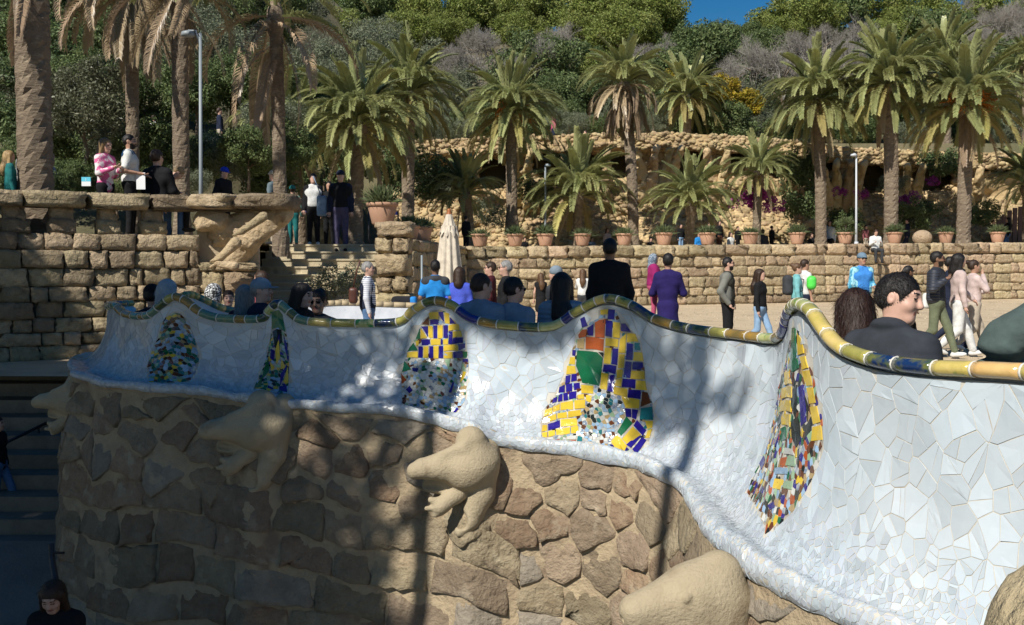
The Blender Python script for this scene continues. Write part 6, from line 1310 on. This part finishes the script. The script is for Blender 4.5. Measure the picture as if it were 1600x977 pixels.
person('seated person with ash grey hair and plum jacket', 384, 452, 136, 75, pose='sit', size=1.0, hair=('shoulder', H_GRY), top=cl('plum', .06, .02, .05), legs=('trousers', NAVY), group=SG, fem=True)
person('seated woman with black hair turned towards her neighbour', 470, 450, 140, -20, pose='sit', size=1.03, hair=('shoulder', H_BLK), top=BLKC, legs=('trousers', BLKC), group=SG, fem=True, nod=.2)
person('woman with glasses and dark tied hair facing us over the rim', 497, 460, 131, -95, pose='sit', size=1.15, hair=('bun', H_BLK), top=CHAR, legs=('trousers', BLKC), group=SG, fem=True, glasses=True, skin=SKM, nod=.1)
person('brown haired woman in coral pink top near the pier', 407, 428, 92, 160, pose='sit', size=1.02, hair=('long', H_BRN), top=cl('coral', .55, .14, .16), legs=('trousers', DEN), fem=True, group=SG)
person('person in black and white print with hood down by the pier', 335, 450, 105, 60, pose='sit', size=1.0, hair=('bald', H_BRN), hat=('hood', PATW), top=PATW, legs=('trousers', BLKC), group=SG)
person('dark haired child looking over the bench beside the printed jacket', 357, 459, 112, -70, pose='sit', size=.92, hair=('short', H_BRN), top=BLKC, legs=('trousers', BLKC), group=SG)
# ---- stairs and left terrace
person('older man in navy cap and jacket coming down the stairs', 532, 267, 61, -88, floor=1.87, hair=('crop', H_GRY), hat=('cap', NAVY), beard=True, top=BLKC, layer=(NAVY, 'open'), legs=('trousers', cl('mauve_trousers', .09, .08, .15)), skin=SKF, fat=1.1)
person('woman in white tee and black jacket at the stair top', 489, 272, 60, -75, floor=TE, hair=('pony', H_BLK), top=WHT, layer=(BLKC, 'open'), legs=('trousers', BLKC), skin=SKF, fem=True, shoes=SHOW, fat=1.05)
bag('shoulder_bag', 'pale blue denim bag slung at the side of the stair-top woman', P(503, 322, 24.6), (.13, .06, .26), cl('washed_denim', .22, .32, .45), strap=[(-.02, 0, .25), (-.12, -.05, .55), (-.2, -.08, .75)])
person('dark figure hidden behind the man on the stairs', 514, 284, 57, -90, floor=TE, hair=('short', H_BLK), top=BLKC, legs=('trousers', BLKC), skin=SKM)
person('child in teal top and bright teal hat at the stair head', 457, 291, 60, 95, floor=TE, hair=('short', H_BRN), hat=('beanie', TEAL), top=cl('sage', .10, .19, .16), legs=('trousers', TEAL), skin=SKF)
person('man in grey cap and checked shirt behind the pier slab', 427, 267, 63, 170, floor=TE, hair=('crop', H_BRN), hat=('cap', cl('cap_pale', .35, .35, .32)), top=PLAID, legs=('trousers', BEI), skin=SKF)
person('dark haired companion just behind the checked shirt', 436, 274, 60, 150, floor=TE, hair=('short', H_BLK), top=PLAID, legs=('trousers', NAVY), skin=SKM)
person('man in black with bright blue cap looking down', 349, 262, 76, -30, floor=TE, hair=('short', H_BLK), hat=('cap', cl('cap_blue2', .02, .06, .55)), top=BLKC, legs=('trousers', BLKC), nod=.25, arms=('bent', 'bent'))
person('long haired blonde woman in teal top at the far left', 15, 236, 92, 30, floor=TE+.1, hair=('long', H_BLO), top=TEAL, legs=('trousers', TEAL), fem=True)
person('person in white hooded top half behind the stout palm trunk', 36, 246, 90, 60, floor=TE, hair=('bald', H_BRN), hat=('hood', cl('off_white', .5, .5, .48)), top=C['off_white'], legs=('trousers', BEI))
person('person in pale blue shirt right behind the stout palm trunk', 76, 236, 84, 10, floor=TE, hair=('short', H_BRN), top=LBLU, sleeves='short', legs=('trousers', NAVY), skin=SKM)
person('blonde woman in pink and white hooded top looking at a phone', 163, 217, 87, -20, floor=TE, hair=('shoulder', hairm('dark_blonde', (.28, .18, .085))), top=PATP, legs=('trousers', BLKC), skin=SKF, fem=True, arms=('phone', 'phone'), nod=.2, hem=.8)
person('man in white tee and navy scarf-vest with folded arms', 202, 211, 86, 10, floor=TE, hair=('crop', H_BLK), beard=True, top=WHT, sleeves='short', layer=(cl('deep_blue', .02, .07, .16), 'yoke'), legs=('trousers', BLKC), skin=SKM, arms=('bent', 'bent'), fat=1.1)
person('person in black hooded top sitting with back turned', 245, 239, 84, 75, floor=TE+.1, pose='sit', size=1.2, hair=('short', H_BRN), top=BLKC, legs=('trousers', DEN), skin=SKF, fat=1.15, arms=('lap', 'lap'))
person('blond person bending beside the black hooded top', 271, 257, 82, 20, floor=TE, pose='sit', size=.95, hair=('short', hairm('sandy', (.3, .2, .1))), top=BLKC, legs=('trousers', BLKC), nod=.7, lean=.3)
t = thing('paper_sheet', 'white paper sheet held beside the black hooded top', 'paper', tuple(P(220, 283, 17.3))); b = MB(); b.box(P(220, 283, 17.3), (.16, .006, .30)); b.obj('sheet', MATS['white_card'], t)
person('small walker in white on the left slope path', 241, 180, 17*2.5, 60, size=1.0, hair=('short', H_BRN), top=WHT, legs=('trousers', WHT)); person('small walker in dark clothes on the left slope path', 343, 169, 42, 20, size=1.0, hair=('short', H_BRN), top=NAVY, legs=('trousers', BEI))
# ---- on the far terrace
FG = 'people on the far terrace'
def far(label, u, v, **k): k.setdefault('floor', TZ); k.setdefault('group', FG); return person(label, u, v, k.pop('s', 31), k.pop('face', -60), **k)
far('person in black coat beside the folded parasol top', 728, 338, s=40, top=BLKC, legs=('trousers', BLKC), hair=('short', H_BLK), face=60); far('person in black and white behind the pots left of the lamp post', 820, 372, pose='sit', size=.85, top=BLKC, legs=('trousers', BLKC))
far('woman in pink top sitting above the man in black', 949, 358, pose='sit', size=1.0, top=LPNK, legs=('trousers', DEN), hair=('long', H_LBR), fem=True); far('person in pale blue crouching left of the man in black', 925, 372, pose='sit', size=.85, top=LBLU, legs=('trousers', DEN))
far('person in black sitting left of the small palm', 1017, 372, pose='sit', size=.9, top=BLKC, legs=('trousers', BLKC), hair=('short', H_BLK)); far('person in dark top behind the small palm trunk', 1064, 350, top=BLKC, legs=('trousers', LDEN), hair=('short', H_BLK))
far('person in blue sitting right of the small palm trunk', 1092, 364, pose='sit', size=1.0, top=BLU, legs=('trousers', NAVY)); far('woman in brown trousers standing by the small palm', 1124, 345, top=BLKC, legs=('wide', cl('rust_brown', .16, .07, .04)), hair=('long', H_BRN), fem=True); far('person in grey beside the brown trousers', 1108, 348, top=GRYJ, legs=('trousers', BLKC))
far('person in white sitting near the brown trousers', 1142, 364, pose='sit', size=1.0, top=WHT, legs=('trousers', BLKC), hair=('long', H_BRN), fem=True); far('person in black with red sleeve right of the white top', 1153, 354, top=BLKC, legs=('trousers', BLKC), hair=('short', H_BLK)); far('seated person with dark back left of the ivy', 1192, 360, pose='sit', size=1.1, top=CHAR, legs=('trousers', BEI), face=80)
far('person in black carrying yellow flowers by the ivy', 1206, 353, top=BLKC, legs=('trousers', BLKC), hair=('short', H_BLK), face=20); far('person in black sitting before the ivy bush', 1268, 366, pose='sit', size=1.0, top=BLKC, legs=('trousers', DEN)); far('man in pale blue shirt sitting left of the tall trunk', 1287, 343, pose='sit', size=1.25, top=LBLU, legs=('trousers', BLKC), skin=SKM, face=200)
far('woman in white sitting right beside the pale blue shirt', 1297, 346, pose='sit', size=1.2, top=WHT, legs=('trousers', BLKC), hair=('shoulder', H_BRN), fem=True, face=-120); far('person in black leaning by the white sitting woman', 1282, 360, pose='sit', size=1.0, top=BLKC, legs=('trousers', BLKC), hair=('short', H_BLK)); far('person in dull pink behind the white lamp post', 1353, 352, top=cl('dull_pink', .26, .09, .10), legs=('trousers', BEI))
far('person in navy walking right of the thick trunk', 1418, 342, top=NAVY, legs=('trousers', NAVY), pose='walk', face=170); far('person in black walking past the brown gate', 1575, 340, top=BLKC, legs=('trousers', DEN), pose='walk', face=170, hair=('long', H_BLK)); far('dark figure behind the pot left of the gate', 1552, 344, top=BLKC, legs=('trousers', BLKC))
far('person in white shirt and dark trousers sitting on the wall edge', 1368, 360, pose='sit', size=1.0, s=1500/(wy(1368)-.1), top=WHT, legs=('trousers', CHAR), arms=('phone', 'phone'), nod=.4, face=-90, hair=('short', H_BRN))
for u, v, c, lab in ((865, 180, PINK, 'person in red on the upper walk among palms'), (900, 203, WHT, 'person in white on the upper walk by the shaggy palm'), (915, 204, LBLU, 'person in pale blue leaning over the upper parapet')): far(lab, u, v, s=26, size=1.0, top=c, legs=('trousers', NAVY), face=200)
# ---- in the shade at the lower left
person('woman with long dark hair looking down at the bastion foot', 86, 905, 190, -85, size=1.0, hair=('long', H_BRN), top=BLKC, legs=('trousers', NAVY), fem=True, nod=.45, skin=SKF, fat=1.15, arms=('phone', 'phone'), h=.011)
person('walker in black coat and jeans cut by the left edge', -4, 652, 122, 5, floor=-1.68, pose='walk', hair=('short', H_BLK), top=BLKC, legs=('trousers', DEN), hem=.8)
# ================================================================ every label singles out one thing
def unique():
    D = {}
    for o in bpy.data.objects:
        if o.parent is None and 'label' in o: D.setdefault(o['label'], []).append(o)
    W_ = ['first', 'second', 'third', 'fourth', 'fifth', 'sixth', 'seventh', 'eighth', 'ninth', 'tenth', 'eleventh', 'twelfth', 'thirteenth', 'fourteenth']
    for lab, os_ in D.items():
        if len(os_) < 2 or 'beyond the edge' in lab: continue
        os_.sort(key=lambda o: proj(np.array(o.location))[0])
        for i, o in enumerate(os_): o['label'] = f'{W_[min(i, 13)]} from left, {lab}'
unique()
